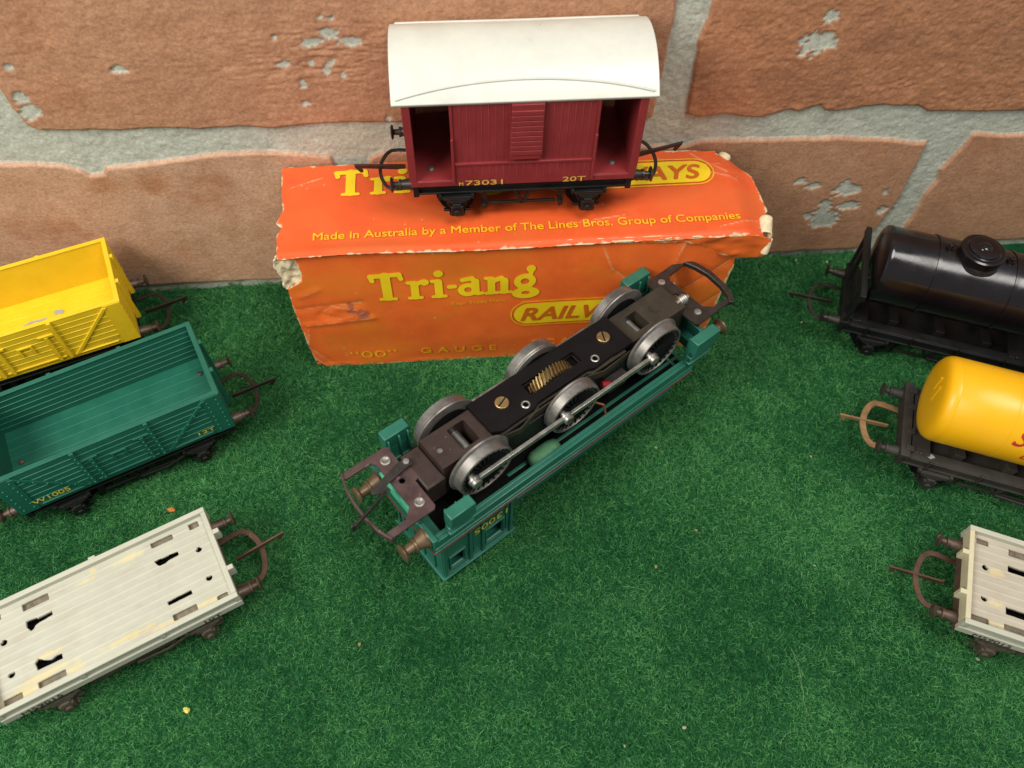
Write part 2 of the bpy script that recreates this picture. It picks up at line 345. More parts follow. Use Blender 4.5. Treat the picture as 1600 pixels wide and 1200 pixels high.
CH = [(-41.6, 107.0, 2.2, 1.2), (-46.6, 104.6, 2.5, 0.9), (-35.5, 104.3, 3.1, 1.0), (-56.8, 97.8, 1.8, 0.6), (-48.9, 97.9, 0.8, 0.4), (-43.2, 97.4, 1.5, 0.8), (-44.6, 94.9, 0.7, 1.1), (-39.9, 93.3, 0.6, 0.6), (-52.3, 90.3, 0.8, 1.1), (-57.3, 106.6, 0.9, 0.4), (-43.3, 112.4, 0.9, 0.3), (-40.7, 111.9, 0.9, 0.3), (-104.6, 98.5, 2.3, 0.8), (-135.0, 100.4, 0.9, 0.7), (-136.8, 90.0, 2.2, 1.4), (-136.4, 84.9, 2.5, 1.9), (-53.0, 83.8, 1.0, 0.4), (-28.2, 77.0, 0.8, 0.8), (107.1, 97.5, 4.8, 3.1), (108.2, 106.2, 1.6, 1.5), (109.4, 100.3, 1.7, 0.9), (133.5, 25.3, 2.1, 4.9), (135.8, 20.0, 4.6, 3.2), (128.4, 23.0, 1.6, 1.4), (140.0, 35.4, 4.8, 2.0), (137.5, 37.5, 1.3, 1.7), (143.1, 27.0, 3.4, 1.7), (119.8, 41.1, 1.5, 1.3), (125.4, 38.3, 2.3, 1.0), (157.5, 23.7, 1.6, 1.4), (155.0, 33.5, 1.0, 1.0)]
def build_wall():
    step = 0.5; gx = np.arange(-240, 345, step); gz = np.arange(-3, 170, step)
    X, Z = np.meshgrid(gx, gz, indexing='ij')
    wob = (fbm(X / 6, Z / 6, 3) - 0.5) * 1.6 + (fbm(X / 1.6, Z / 1.6, 5) - 0.5) * 0.7
    D = np.full(X.shape, 1e9); tone = np.zeros(X.shape); tl = dict(A=0.35, B=0.0, C=1.0, D=0.45, E=0.5, F=0.6, G=0.2, H=0.3, I=0.5)
    for k, P in BR.items():
        d = poly_sdf(X, Z, P); tone = np.where(d < D, tl[k], tone); D = np.minimum(D, d)
    D = D + wob * 0.55
    mask = 1 - sstep(-0.25, 0.25, D)
    h = 1.3 * (1 - sstep(-0.75, 0.15, D))
    rough = (fbm(X / 8, Z / 8, 21, 2) - 0.5) * 0.2 + (fbm(X / 1.5, Z / 1.5, 31, 2, 0.8) - 0.5) * 0.26
    rid = 1 - np.abs(fbm(X / 16, Z / 3.2, 41, 4) * 2 - 1); rid = sstep(0.86, 0.99, rid)
    pits = sstep(0.60, 0.72, fbm(X / 3.0, Z / 2.0, 51, 3))
    roughw = np.where(tone < 0.2, 1.5, np.where(tone > 0.44, 0.45, 1.0))
    # strongly wrinkled patch near the chips of the long upper brick
    wr = np.exp(-(((X + 45) / 26) ** 2 + ((Z - 99) / 13) ** 2))
    rid2 = sstep(0.72, 0.98, 1 - np.abs(fbm(X / 9, Z / 1.8, 61, 3) * 2 - 1))
    mort0 = (fbm(X / 1.5, Z / 1.5, 83, 2) - 0.5) * 0.5
    h = h + mask * (rough * roughw - 0.06 * rid * roughw - pits * 0.07 * roughw - 0.36 * wr * rid2)
    chip = np.zeros(X.shape)
    for cx, cz, a, b in CH:
        q = np.hypot((X - cx) / (a * 1.15 + 0.25), (Z - cz) / (b * 1.2 + 0.3)) + (fbm(X / 1.5 + cx, Z / 1.3, 71, 3) - 0.5) * 1.3
        chip = np.maximum(chip, 1 - sstep(0.92, 1.08, q))
    h = h * (1 - chip) + (0.8 + 0.3 * mort0) * chip
    mort = (1 - mask) * ((fbm(X / 2.2, Z / 2.0, 81, 4) - 0.5) * 0.42 + (fbm(X / 0.9, Z / 0.9, 91, 2) - 0.5) * 0.25)
    h = h + mort
    brick = mask * (1 - chip)
    rim = brick * sstep(-0.9, -0.15, D) * 0.22
    nx, nz = X.shape; V = np.stack([X.ravel(), (-h).ravel(), Z.ravel()], 1)
    i = np.arange(nx - 1)[:, None] * nz + np.arange(nz - 1)[None, :]
    F = np.stack([i, i + nz, i + nz + 1, i + 1], -1).reshape(-1, 4)
    # thickness: a closed slab behind the modelled face
    n0 = len(V)
    slab = np.array([(-240, 3, -3), (344.5, 3, -3), (344.5, 3, 169.5), (-240, 3, 169.5), (-240, 14, -3), (344.5, 14, -3), (344.5, 14, 169.5), (-240, 14, 169.5)], float)
    V = np.vstack([V, slab]); F = F.tolist()
    F += [[n0 + q for q in f] for f in ((0, 1, 2, 3), (7, 6, 5, 4), (0, 4, 5, 1), (1, 5, 6, 2), (2, 6, 7, 3), (3, 7, 4, 0))]
    def ext(a): return np.concatenate([a.ravel(), np.zeros(8)])
    dark = sstep(0.52, 0.75, fbm(X / 22, Z / 14, 101, 5)) * brick
    m = attr_mat('brick_and_mortar', (0.47, 0.485, 0.40), [('brick', ((0.33, 0.142, 0.068), (0.45, 0.205, 0.102))), ('pale', ((0.46, 0.27, 0.165), (0.57, 0.37, 0.245))), ('dark', ((0.20, 0.09, 0.05), (0.32, 0.14, 0.07))), ('rim', (0.52, 0.27, 0.17))],
                 0.60, 0.10, 130, 0.14, 1300, speck=0.24)
    pale = brick * (tone * 0.75) * sstep(0.25, 0.6, fbm(X / 18, Z / 18, 111, 4) + 0.15)
    o = mesh_obj('brick_wall', V, F, m, None, dict(brick=ext(brick), pale=ext(pale), dark=ext(dark * np.where(tone < 0.3, 0.5, 0.15)), rim=ext(rim)))
    o['label'] = 'low wall of large rough red brick blocks with grey mortar behind everything'; o['category'] = 'brick wall'
build_wall()

# ------------------------------------------------------------------ felt ground and its pile
def build_felt():
    m = mat('green_felt_base', (0.006, 0.055, 0.018), 0.95, var=0.35, vs=120, bump=0.3, bs=900, spec=0.1)
    b = MB(); b.box(-245, 349, -330, 1.5, -6, -1.4); o = b.build('felt_ground', m, smooth=0); o['kind'] = 'structure'
    n = 900000; seg = 5
    x = rng.uniform(-190, 205, n); y = -(rng.random(n) ** 1.0) * 232
    keep = ~((x > -62) & (x < 82) & (y < -5) & (y > -41)) & (np.abs(x) < 150 + (y + 232) * 0.28 + 12)
    x = x[keep]; y = y[keep]; n = len(x)
    dirn = fbm(x / 11, y / 11, 5, 3) * 11 + rng.normal(0, 1.3, n)
    clump = np.clip((fbm(x / 2.6, y / 2.6, 9, 3) - 0.5) * 1.9 + 0.5, 0, 1); big = fbm(x / 30, y / 30, 13, 3)
    ln = (1.0 + 1.5 * rng.random(n)) * (0.75 + 0.5 * clump)
    hgt = (0.45 + 1.6 * rng.random(n) ** 1.4) * (0.35 + 1.3 * clump)
    curl = rng.normal(0, 1.0, n)
    P = np.zeros((n, seg, 3)); t = np.linspace(0, 1, seg)
    cx, cy, a = x.copy(), y.copy(), dirn.copy()
    for k in range(seg):
        if k:
            a = a + curl * 0.55 + rng.normal(0, 0.25, n); cx = cx + np.cos(a) * ln / (seg - 1); cy = cy + np.sin(a) * ln / (seg - 1)
        P[:, k, 0] = cx; P[:, k, 1] = np.minimum(cy, -0.15); P[:, k, 2] = -1.45 + hgt * np.sin(t[k] * 2.0) * 1.05
    hc = bpy.data.hair_curves.new('felt_pile'); hc.add_curves([seg] * n)
    hc.points.foreach_set('position', (P * S).astype(np.float32).ravel())
    rad = (0.030 + 0.016 * rng.random(n))[:, None] * np.array([1, 1, 0.95, 0.8, 0.45])[None, :] * S
    at = hc.attributes.get('radius') or hc.attributes.new('radius', 'FLOAT', 'POINT')
    at.data.foreach_set('value', rad.astype(np.float32).ravel())
    tint = hc.attributes.new('tint', 'FLOAT', 'CURVE'); tint.data.foreach_set('value', np.clip(0.75 * rng.random(n) ** 2.4 + 0.52 * (big - 0.35) + 0.20 * clump, 0, 1).astype(np.float32))
    mm = bpy.data.materials.new('green_felt_fibre'); mm.use_nodes = True; N = mm.node_tree.nodes; Lk = mm.node_tree.links
    b = N['Principled BSDF']; b.inputs['Roughness'].default_value = 0.6; b.inputs['Specular IOR Level'].default_value = 0.25
    at = N.new('ShaderNodeAttribute'); at.attribute_name = 'tint'
    rp = N.new('ShaderNodeValToRGB'); e = rp.color_ramp.elements
    e[0].position = 0.0; e[0].color = (0.007, 0.068, 0.020, 1); e[1].position = 0.9; e[1].color = (0.19, 0.52, 0.17, 1)
    e2 = rp.color_ramp.elements.new(0.5); e2.color = (0.028, 0.190, 0.050, 1)
    Lk.new(at.outputs['Fac'], rp.inputs[0]); Lk.new(rp.outputs[0], b.inputs['Base Color'])
    hc.materials.append(mm)
    o = bpy.data.objects.new('felt_pile', hc); COL.objects.link(o); o['kind'] = 'stuff'
    o['label'] = 'short fuzzy green felt fibres covering the ground'; o['category'] = 'felt'
build_felt()

# ------------------------------------------------------------------ running gear shared by the wagons (u along, v across, z up from wheel bottoms)
BS = 23.8
def coupling(root, end, m, s, ztip, z0=9.6, dv=0.0, wide=9.4, reach=9.4, strap=1.7):
    """flat loop and hook at the end plane x=end, pointing in direction s (+1/-1)"""
    b = MB(); pts = [(end - s * 2, wide - 1.3, z0), (end + s * (reach - 4.6), wide - 0.5, z0), (end + s * (reach - 2.2), wide - 0.7, z0), (end + s * (reach - 0.9), wide - 1.9, z0)]
    pts += [(end + s * (reach - 0.4 + 1.7 * (1 - (q / 4) ** 2)), (wide - 2.6) * -q / 4, z0) for q in range(-4, 5)]
    pts += [(end + s * (reach - 0.9), -wide + 1.9, z0), (end + s * (reach - 2.2), -wide + 0.7, z0), (end + s * (reach - 4.6), -wide + 0.5, z0), (end - s * 2, -wide + 1.3, z0)]
    b.sweep(pts, strap, 0.6); b.box(min(end - s * 2.6, end - s * 0.8), max(end - s * 2.6, end - s * 0.8), -wide + 0.6, wide - 0.6, z0 - 0.35, z0 + 0.35)
    c = b.build('coupling', m, root, bevel=0.12)
    h = MB(); L = 18.6; zs = lambda q: z0 + 0.9 + (ztip - z0 - 0.9) * q
    poly = [(2.6, zs(0.12) - 0.8), (6, zs(0.3) - 1.1), (L - 2.2, zs(0.9) - 0.75), (L - 2.6, zs(0.9) - 2.3), (L - 1.7, zs(0.9) - 2.6), (L - 0.2, zs(1) - 0.6), (L, zs(1) + 0.55), (6.5, zs(0.32) + 0.7), (2.6, zs(0.12) + 0.7)]
    h.prism([(end + s * p[0], p[1]) for p in poly], 'y', dv - 0.3, dv + 0.3)
    h.build('hook', m, c, bevel=0.08)
    return c
def buffer(root, end, s, v, z, m, L=6.9, r=1.9):
    b = MB(); b.lathe([(-0.3, r + 0.1), (0.35, r + 0.1), (0.4, r), (L * 0.5, r * 0.72), (L * 0.52, r * 0.86), (L * 0.62, r * 0.86), (L * 0.63, r * 0.5), (L * 0.86, r * 0.48), (L * 0.88, r * 1.05), (L * 0.95, r * 1.28), (L, r * 0.95), (L + 0.12, r * 0.3)], (end, v, z), (s, 0, 0), 20)
    return b.build('buffer', m, root, smooth=35)
def wheels(root, wb, m=None, r=6.4, z=5.8):
    m = m or M_wheel
    for sx in (-1, 1):
        ax = MB(); ax.cyl((sx * wb / 2, -12.6, z), (sx * wb / 2, 12.6, z), 0.9, 10); a = ax.build('axle', M_coupl, root)
        for sv in (-1, 1):
            b = MB(); b.lathe([(0, 2), (0, r - 0.6), (0.25, r), (0.7, r), (0.95, r - 0.7), (2.7, r - 0.85), (2.8, r - 1.3), (2.35, r - 1.9), (2.3, 2.0), (2.9, 1.8), (2.9, 0.9)], (sx * wb / 2, sv * 7.3, z), (0, sv, 0), 28)
            b.build('wheel', m, a, smooth=35)
def chassis(root, L, ztop, wb=41, m=None, m_buf=None, m_cpl=None, hooks=(11, 11), m_head=None, brake='van', head_v=14.8, slab=True, strap=1.7):
    m = m or M_black; e = L / 2
    b = MB()
    if slab: b.box(-e + 1.6, e - 1.6, -12.9, 12.9, 12.6, ztop - 0.6)
    for sv in (-1, 1):
        y0, y1 = sorted((sv * 12.7, sv * 13.9)); b.box(-e + 1.4, e - 1.4, y0, y1, 12.3, ztop - 0.02)
        y0, y1 = sorted((sv * 13.6, sv * 14.6))
        b.box(-e + 1.2, e - 1.2, y0, y1, 12.1, 12.75); b.box(-e + 1.2, e - 1.2, y0, y1, ztop - 0.85, ztop - 0.03)
    b.build('underframe', m, root, bevel=0.12)
    for sx in (-1, 1):
        h = MB(); x0, x1 = sorted((sx * (e - 1.5), sx * (e + 0.2))); h.box(x0, x1, -head_v, head_v, 11.4, ztop - 0.01)
        h.rivets([(sx * (e + 0.2), v, z) for v in (-8, -5, 5, 8) for z in (12.4, 14.4)], (sx, 0, 0)); h.build('headstock', m_head or m, root, bevel=0.15)
        for sv in (-1, 1): buffer(root, sx * (e + 0.2), sx, sv * BS / 2, (11.4 + ztop) / 2 + 0.5, m_buf or m)
        coupling(root, sx * (e + 0.2), m_cpl or M_coupl, sx, hooks[0 if sx < 0 else 1], strap=strap)
    for sx in (-1, 1):
        for sv in (-1, 1):
            c = sx * wb / 2; g = MB(); va, vb = sorted((sv * 12.9, sv * 13.8))
            g.prism([(c - 2.6, 12.4), (c - 2.6, 4.2), (c + 2.6, 4.2), (c + 2.6, 12.4)], 'y', va, vb)
            for q in (-1, 1): g.prism([(c + q * 6.4, 12.4), (c + q * 5.2, 12.4), (c + q * 2.2, 5.0), (c + q * 2.4, 6.8)], 'y', va, vb)
            g.box(c - 4.2, c + 4.2, va, vb, 3.9, 4.7)
            gg = g.build('axle_guard', m, root, bevel=0.12)
            s_ = MB(); ya, yb = sorted((sv * 13.7, sv * 15.6))
            for k in range(4):
                hw = 5.2 - k * 1.1; s_.box(c - hw, c + hw, ya, yb, 10.9 - k * 0.75, 11.5 - k * 0.75)
            for q in (-1, 1): s_.box(c + q * 5.0 - 0.5, c + q * 5.0 + 0.5, ya, yb, 10.7, 12.3)
            s_.build('leaf_spring', m, gg, bevel=0.1)
            a = MB(); ya, yb = sorted((sv * 13.7, sv * 16.2)); a.box(c - 2.0, c + 2.0, ya, yb, 4.0, 8.0); a.box(c - 1.3, c + 1.3, ya, yb, 8.0, 8.9)
            a.cyl((c, sv * 16.1, 5.6), (c, sv * 16.9, 5.6), 1.15, 14); a.box(c - 2.5, c + 2.5, *sorted((sv * 13.7, sv * 15.4)), 3.6, 4.3)
            a.build('axlebox', m, gg, bevel=0.18)
    for sv in (-1, 1):
        k = MB(); va, vb = sorted((sv * 12.4, sv * 13.2))
        if brake == 'van':
            k.box(-10.5, 10.5, va, vb, 5.6, 6.5)
            for q in (-12, 12): k.prism([(q - 0.8, 12.3), (q + 0.8, 12.3), (q + 1.0, 4.0), (q - 0.4, 3.6)], 'y', va, vb); k.cyl((q, sv * 11, 6.1), (q, sv * 14.4, 6.1), 0.8, 10)
            k.prism([(-3.6, 12.3), (-2.4, 12.3), (0.9, 5.4), (-0.6, 5.4)], 'y', va, vb); k.prism([(3.4, 12.3), (2.4, 12.3), (-0.2, 5.6), (1.0, 5.4)], 'y', va - 0.02, vb + 0.02)
        else:
            k.prism([(-3.6, 12.3), (-2.4, 12.3), (0.8, 6.4), (-0.6, 6.4)], 'y', va, vb); k.prism([(3.4, 12.3), (2.4, 12.3), (-0.2, 6.6), (1.0, 6.4)], 'y', va - 0.02, vb + 0.02)
            k.sweep([(0, sv * 14.2, 7.6), (9, sv * 14.6, 7.4), (17, sv * 14.6, 10.2), (22, sv * 14.6, 10.4)], 0.6, 1.0)
            k.box(-11.5, 11.5, va, vb, 6.2, 7.2)
            for q in (-1, 1): k.prism([(q * 11, 9.5), (q * 13.6, 10.2), (q * 14.2, 3.6), (q * 12.6, 3.2)], 'y', *sorted((sv * 9, sv * 12)))
        k.build('brake_gear', m, root, bevel=0.1)
    wheels(root, wb)

ZR = -1.35      # rail level of the wagons standing in the felt

# ------------------------------------------------------------------ open wagons
def open_wagon(name, loc, rot, m, m_trim, label, txt, m_txt, hooks, grime=False):
    r = empty(name, loc, rot, label, 'toy wagon', 'open goods wagons at the left')
    L, W, z0, z1 = 67.95, 31.86, 16.2, 36.1; e = L / 2; y = W / 2; fl = 18.6
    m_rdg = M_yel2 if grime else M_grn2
    chassis(r, L - 1.0, z0, hooks=hooks, brake='lever', m_buf=M_rustbuf, m_cpl=M_drust, strap=1.4)
    b = MB(); b.box(-e + 1, e - 1, -y + 1, y - 1, z0, fl - 0.25)
    n = 8; w_ = (W - 2.4) / n
    b.box(-e + 1.1, e - 1.1, -y + 1.2, y - 1.2, fl - 0.3, fl - 0.08)
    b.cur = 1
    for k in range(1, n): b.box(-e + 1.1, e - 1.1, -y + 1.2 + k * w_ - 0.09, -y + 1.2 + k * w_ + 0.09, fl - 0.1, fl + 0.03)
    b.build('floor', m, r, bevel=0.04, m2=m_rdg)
    for sv in (-1, 1):
        p = MB(); ya, yb = sorted((sv * (y - 1.25), sv * (y - 0.35))); p.box(-e + 0.1, e - 0.1, *sorted((sv * (y - 1.25), sv * (y - 0.01))), z0, z1 - 0.02)
        nz = 7; hz = (z1 - z0 - 2.6) / nz
        for k in range(nz):
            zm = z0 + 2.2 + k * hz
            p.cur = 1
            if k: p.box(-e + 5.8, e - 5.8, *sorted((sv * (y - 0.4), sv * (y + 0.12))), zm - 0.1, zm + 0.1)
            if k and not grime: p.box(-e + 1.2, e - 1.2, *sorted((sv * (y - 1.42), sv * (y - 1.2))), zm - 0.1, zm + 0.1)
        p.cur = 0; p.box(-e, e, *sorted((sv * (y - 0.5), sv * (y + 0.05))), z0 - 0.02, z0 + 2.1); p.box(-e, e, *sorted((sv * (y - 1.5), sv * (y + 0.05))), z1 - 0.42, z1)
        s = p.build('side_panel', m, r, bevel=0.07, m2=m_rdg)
        t = MB(); vo = sv * (y + 0.02); vr = lambda a: sorted((vo, vo + sv * a))
        for q in (-1, 1):
            t.box(*sorted((q * (e - 5.8), q * (e - 0.02))), *vr(0.28), z0, z1 - 0.3)                       # end plates
            t.prism([(q * (e - 4.6), z1 - 1.0), (q * (e - 6.0), z1 - 1.0), (q * 12.2, z0 + 1.4), (q * 13.8, z0 + 1.4)], 'y', *vr(0.5))   # diagonals
            t.box(*sorted((q * 10.3, q * 11.6)), *vr(0.75), z0 + 1.2, z1 - 0.2)                             # door posts
            t.box(*sorted((q * 7.0, q * 8.2)), *vr(0.7), z0 + 1.4, z1 - 6.0); t.box(*sorted((q * 5.4, q * 10.6)), *vr(0.6), z1 - 6.2, z1 - 5.2)
            t.box(*sorted((q * 1.6, q * 2.3)), *vr(0.5), z0 + 8.0, z0 + 12.2)
            t.box(*sorted((q * 12.5, q * (e - 7))), *vr(0.5), z0 + 1.5, z0 + 1.95)
        t.box(-1.6, 1.6, *vr(0.5), z0 + 11.4, z0 + 12.2); t.box(-9.6, 9.6, *vr(0.5), z0 + 1.9, z0 + 2.6)
        t.build('strapping', m, s, bevel=0.1)
        rv = MB(); pts = []
        for q in (-1, 1):
            for c in (1.6, 4.6): pts += [(q * (e - c), sv * (y + 0.3), z0 + 2 + k * 2.55) for k in range(7)]
            pts += [(q * (10.95 ), sv * (y + 0.77), z0 + 2.4 + k * 2.4) for k in range(7)] + [(q * 7.6, sv * (y + 0.72), z0 + 2.6 + k * 2.3) for k in range(5)]
            pts += [(q * (e - 5.3 - (e - 18.3) * f), sv * (y + 0.52), z1 - 1.4 - 16.6 * f) for f in (0.1, 0.28, 0.46, 0.64, 0.82)]
        if not grime: rv.rivets(pts, (0, sv, 0), 0.27, 0.2).build('rivets', m_trim, s)
    for sx in (-1, 1):
        p = MB(); xa, xb = sorted((sx * (e - 1.3), sx * (e - 0.1))); p.box(xa, xb, -y + 1.26, y - 1.26, z0, z1 - 0.05)
        for k in range(7):
            hz = (z1 - z0 - 2.6) / 7; p.box(*sorted((sx * (e - 0.3), sx * (e + 0.15))), -y + 0.3, y - 0.3, z0 + 2.2 + k * hz + 0.11, z0 + 2.2 + (k + 1) * hz - 0.11)
        p.box(*sorted((sx * (e - 1.5), sx * (e + 0.1))), -y + 0.02, y - 0.02, z1 - 0.5, z1 + 0.02)
        for v in (-6.2, 6.2): p.prism([(sx * (e + 0.1), z0), (sx * (e + 1.7), z0), (sx * (e + 1.2), z1 - 0.1), (sx * (e + 0.1), z1 - 0.1)], 'y', v - 0.8, v + 0.8)
        p.build('end_panel', m, r, bevel=0.12)
        for v in (3.2 * sx,):
            f = MB(); f.lathe([(0, 0.95), (0.5, 0.9), (0.7, 0.5)], (sx * (e - 4.2), v + 4.6, fl - 0.1), (0, 0, 1), 12); f.build('screw', M_rustbuf, r)
    def fr(x0_, zb): return lambda X, Y: (x0_ + X, np.full_like(X, -y - 0.36), zb + Y)
    text('lettering', txt[0], 3.0, lambda X, Y: (-28.9 + X, np.full_like(X, -y - 0.36), z0 + 3.0 + Y), m_txt, r, bold=0.012, fit=11.0)
    text('lettering', txt[1], 2.3, lambda X, Y: (22.6 + X, np.full_like(X, -y - 0.36), z0 + 3.0 + Y), m_txt, r, bold=0.012, fit=5.4)
    return r
def end_to_centre(x, y, t, L, s=1):
    a = math.radians(t); return (x - s * math.cos(a) * L / 2, y - s * math.sin(a) * L / 2, ZR)
G = open_wagon('open_wagon', end_to_centre(-92.05, -60.31, 23.97, 67.95), 23.97, M_green, M_greenlt, 'dark green plank sided open toy wagon numbered W1005 beside the yellow one', ('W1005', '12T'), M_goldy, (11, 10.5))
Y = open_wagon('open_wagon', end_to_centre(-128.14, -20.21, 19.56, 67.95), 19.56, M_yellow, M_yellow, 'bright yellow plank sided open toy wagon by the wall, cut by the left edge', ('W1005', '12T'), M_goldy, (11, 12), True)
# grey scuffs on the yellow wagon floor
def blot(name, cx, cy, a, b_, z, m, parent, seed, th=0.06):
    sheet(name, (cx - a * 1.5, cx + a * 1.5, cy - b_ * 1.5, cy + b_ * 1.5), 0.2, lambda x, y: np.hypot((x - cx) / a, (y - cy) / b_) - 1 + (fbm(x / 1.5, y / 1.5, seed, 3) - 0.5) * 1.8,
          lambda x, y: (x, y, np.full_like(x, z)), m, parent)
blot('scuff_mark', 9.2, 4.9, 2.0, 1.6, 18.68, M_wax, Y, 5)
blot('scuff_mark', 1.5, 3.6, 4.0, 0.6, 18.68, M_wax, Y, 8)

# ------------------------------------------------------------------ flat wagons
def flat_wagon(loc, rot, label, txt, m, hooks, broken, mirror=False):
    r = empty('flat_wagon', loc, rot, label, 'toy wagon', 'flat wagons at the lower corners')
    L, W, z0, z1 = 66.7, 32.0, 15.0, 21.4; e = L / 2; y = W / 2; dk = z1 - 2.0
    chassis(r, L - 1.6, z0 + 0.4, hooks=hooks, brake='lever', m_head=M_headbr, m=M_olivebr, m_buf=M_rustbuf, m_cpl=M_rust)
    # deck sheet with holes; s along u, t across v
    slots = [(15.1, 22.2, 5.3, 7.7), (14.8, 22.3, -8.2, -5.9), (-21.4, -13.7, 5.2, 7.5), (-21.6, -13.9, -8.4, -6.0)]
    pockets = [(15.6, 22.2, 11.3, 13.2), (15.0, 22.0, -13.3, -11.2), (-21.3, -14.0, 10.6, 13.0), (-22.0, -14.6, -13.3, -11.3), (27.2, 30.2, 11.4, 13.6), (27.6, 30.8, -13.7, -12.3), (-30.6, -27, 11.4, 13.4), (-31, -26, -13.6, -11.6)]
    rounds = [(27.7, 4.3), (27.6, -5.7), (-27.7, 4.3), (-27.6, -5.7)]
    def sdf(x, q):
        d = rect_sdf(x, q, -e + 1.3, e - 1.3, -y + 1.4, y - 1.4)
        nz = (fbm(x / 1.2, q / 1.2, 77, 2) - 0.5) * 0.35
        for s_ in pockets + ([] if broken else slots): d = np.maximum(d, -(rect_sdf(x, q, *s_) + nz * 0.4))
        if broken:
            for P in ([(-21.2, 7.5), (-14.2, 7.3), (-14.2, 5.6), (-17.9, 5.2), (-19.1, 4.7), (-19.6, 4.1), (-20.5, 3.8), (-21.4, 5.5)], [(-20.6, -4.6), (-19.1, -6.0), (-17.4, -6.8), (-15.9, -6.3), (-14.4, -6.5), (-14.5, -8.2), (-18.1, -8.1), (-21.2, -8.1), (-21.5, -5.6)],
                      [(15.1, 7.2), (22.1, 6.9), (22.1, 5.5), (19.0, 5.3), (17.9, 4.8), (16.2, 4.8), (15.6, 5.6)], [(14.9, -6.6), (22.0, -6.5), (22.0, -8.0), (15.0, -8.1)]):
                d = np.maximum(d, -(poly_sdf(x, q, P) + nz * 0.5))
        for c in rounds: d = np.maximum(d, 0.95 - np.hypot(x - c[0], q - c[1]))
        return d
    npl = 12; wp = (W - 2.8) / npl
    def mp(x, q):
        f = ((q + y - 1.4) / wp) % 1.0; g = np.exp(-((np.minimum(f, 1 - f) * wp) / 0.16) ** 2)
        return (x, q, dk + 0.10 * g + (fbm(x / 9, q / 3, 4, 2) - 0.5) * 0.08)
    blobs = ([(9, 11.8, 4.5, 1.1), (-4, 11.0, 2.6, 0.7), (3, -11.3, 9, 0.9), (-20, -10.2, 9, 1.0), (-26, -12.3, 7, 1.3), (14, -13.0, 7, 0.7), (-17.5, -5.0, 4, 0.8), (24, -12.6, 5, 0.8), (-12, -12.5, 3, 1.6), (-1, 13, 1.2, 1)]
             if broken else [(-24.6, 3.6, 2.4, 1.3), (-24.4, -6.3, 2.4, 1.1), (-20, -12.4, 7, 0.7), (4, 12, 5, 1)])
    def glue(x, q):
        v = np.zeros_like(x)
        for i, (a, b_, c, d) in enumerate(blobs): v = np.maximum(v, 1 - sstep(0.45, 1.25, np.hypot((x - a) / c, (q - b_) / d) + (fbm(x / 1.6 + i, q / 1.6, 12, 3) - 0.5) * 1.0))
        return v * (0.55 + 0.6 * fbm(x / 1.2, q / 0.8, 19, 3))
    def groove(x, q):
        f = ((q + y - 1.4) / wp) % 1.0; return 0.45 * np.exp(-(((np.minimum(f, 1 - f)) * wp) / 0.13) ** 2) * (0.4 + 0.8 * fbm(x / 6, q, 9, 2))
    def dirt(x, q): return sstep(e - 6, e - 1, -x if not mirror else -x) * 0.45 * fbm(x / 3, q / 3, 15, 3) + 0.22 * sstep(0.55, 0.8, fbm(x / 9, q / 4, 33, 4))
    md = attr_mat('flat_deck_plastic', (0.445, 0.44, 0.35) if broken else (0.45, 0.40, 0.31), [('dirt', (0.30, 0.21, 0.15)), ('groove', (0.66, 0.64, 0.52)), ('glue', ((0.55, 0.44, 0.20), (0.60, 0.53, 0.32)))], 0.5, 0.05, 90, 0.04, 700)
    sheet('deck', (-e + 1, e - 1, -y + 1, y - 1), 0.28, sdf, mp, md, r, dict(glue=glue, groove=groove, dirt=dirt), thick=1.3)
    for s_ in pockets:
        pk = MB(); pk.box(s_[0] - 0.6, s_[1] + 0.6, s_[2] - 0.5, s_[3] + 0.4, z0 + 1.0, dk - 1.1); pk.build('pocket_floor', M_pocket, r)
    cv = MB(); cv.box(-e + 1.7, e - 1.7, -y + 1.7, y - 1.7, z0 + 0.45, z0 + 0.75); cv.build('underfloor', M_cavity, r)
    for sv in (-1, 1):
        s = MB(); s.box(-e, e, *sorted((sv * (y - 1.6), sv * (y - 0.55))), z0, z1 - 0.01); s.box(-e, e, *sorted((sv * (y - 1.62), sv * y)), z1 - 1.25, z1); s.box(-e, e, *sorted((sv * (y - 0.6), sv * (y + 0.12))), z0 - 0.3, z0 + 2.6)
        for q in (-e + 0.7, -11, 11, e - 0.7): s.box(q - 0.7, q + 0.7, *sorted((sv * (y - 0.6), sv * (y - 0.05))), z0 + 2.5, z1 - 1.2)
        if sv > 0: s.box(-1.0, 1.0, y - 0.2, y + 0.7, z1 - 1.6, z1 - 0.05)
        s.build('side_rail', m, r, bevel=0.18)
    for sx in (-1, 1):
        s = MB(); s.box(*sorted((sx * (e - 1.5), sx * (e - 0.02))), -y + 1.65, y - 1.65, z1 - 2.8, z1 - 0.02); s.box(*sorted((sx * (e - 1.4), sx * (e - 0.5))), -y + 1.65, y - 1.65, z0 + 0.5, z1 - 2.7)
        for v in (6.6, -6.4): s.box(*sorted((sx * (e - 0.7), sx * (e + 1.7))), v - 0.75, v + 0.75, z1 - 4.6, z1 - 0.1)
        s.build('end_rail', M_flat2 if mirror else m, r, bevel=0.18)
    text('lettering', txt[0], 2.6, lambda X, Y: (-28.6 + X, np.full_like(X, -y - 0.14), z0 - 0.05 + Y), M_inkblk, r, bold=0.015, fit=10.5)
    text('lettering', txt[1], 2.4, lambda X, Y: (21.8 + X, np.full_like(X, -y - 0.14), z0 + 0.0 + Y), M_inkblk, r, bold=0.012, fit=5.0)
    return r
flat_wagon(end_to_centre(-84.0, -120.93, 25.1, 66.7), 25.1, 'pale cream flat toy wagon at lower left with broken slots and yellow glue stains', ('M59015', '10T'), M_flat, (11, 13.5), True)
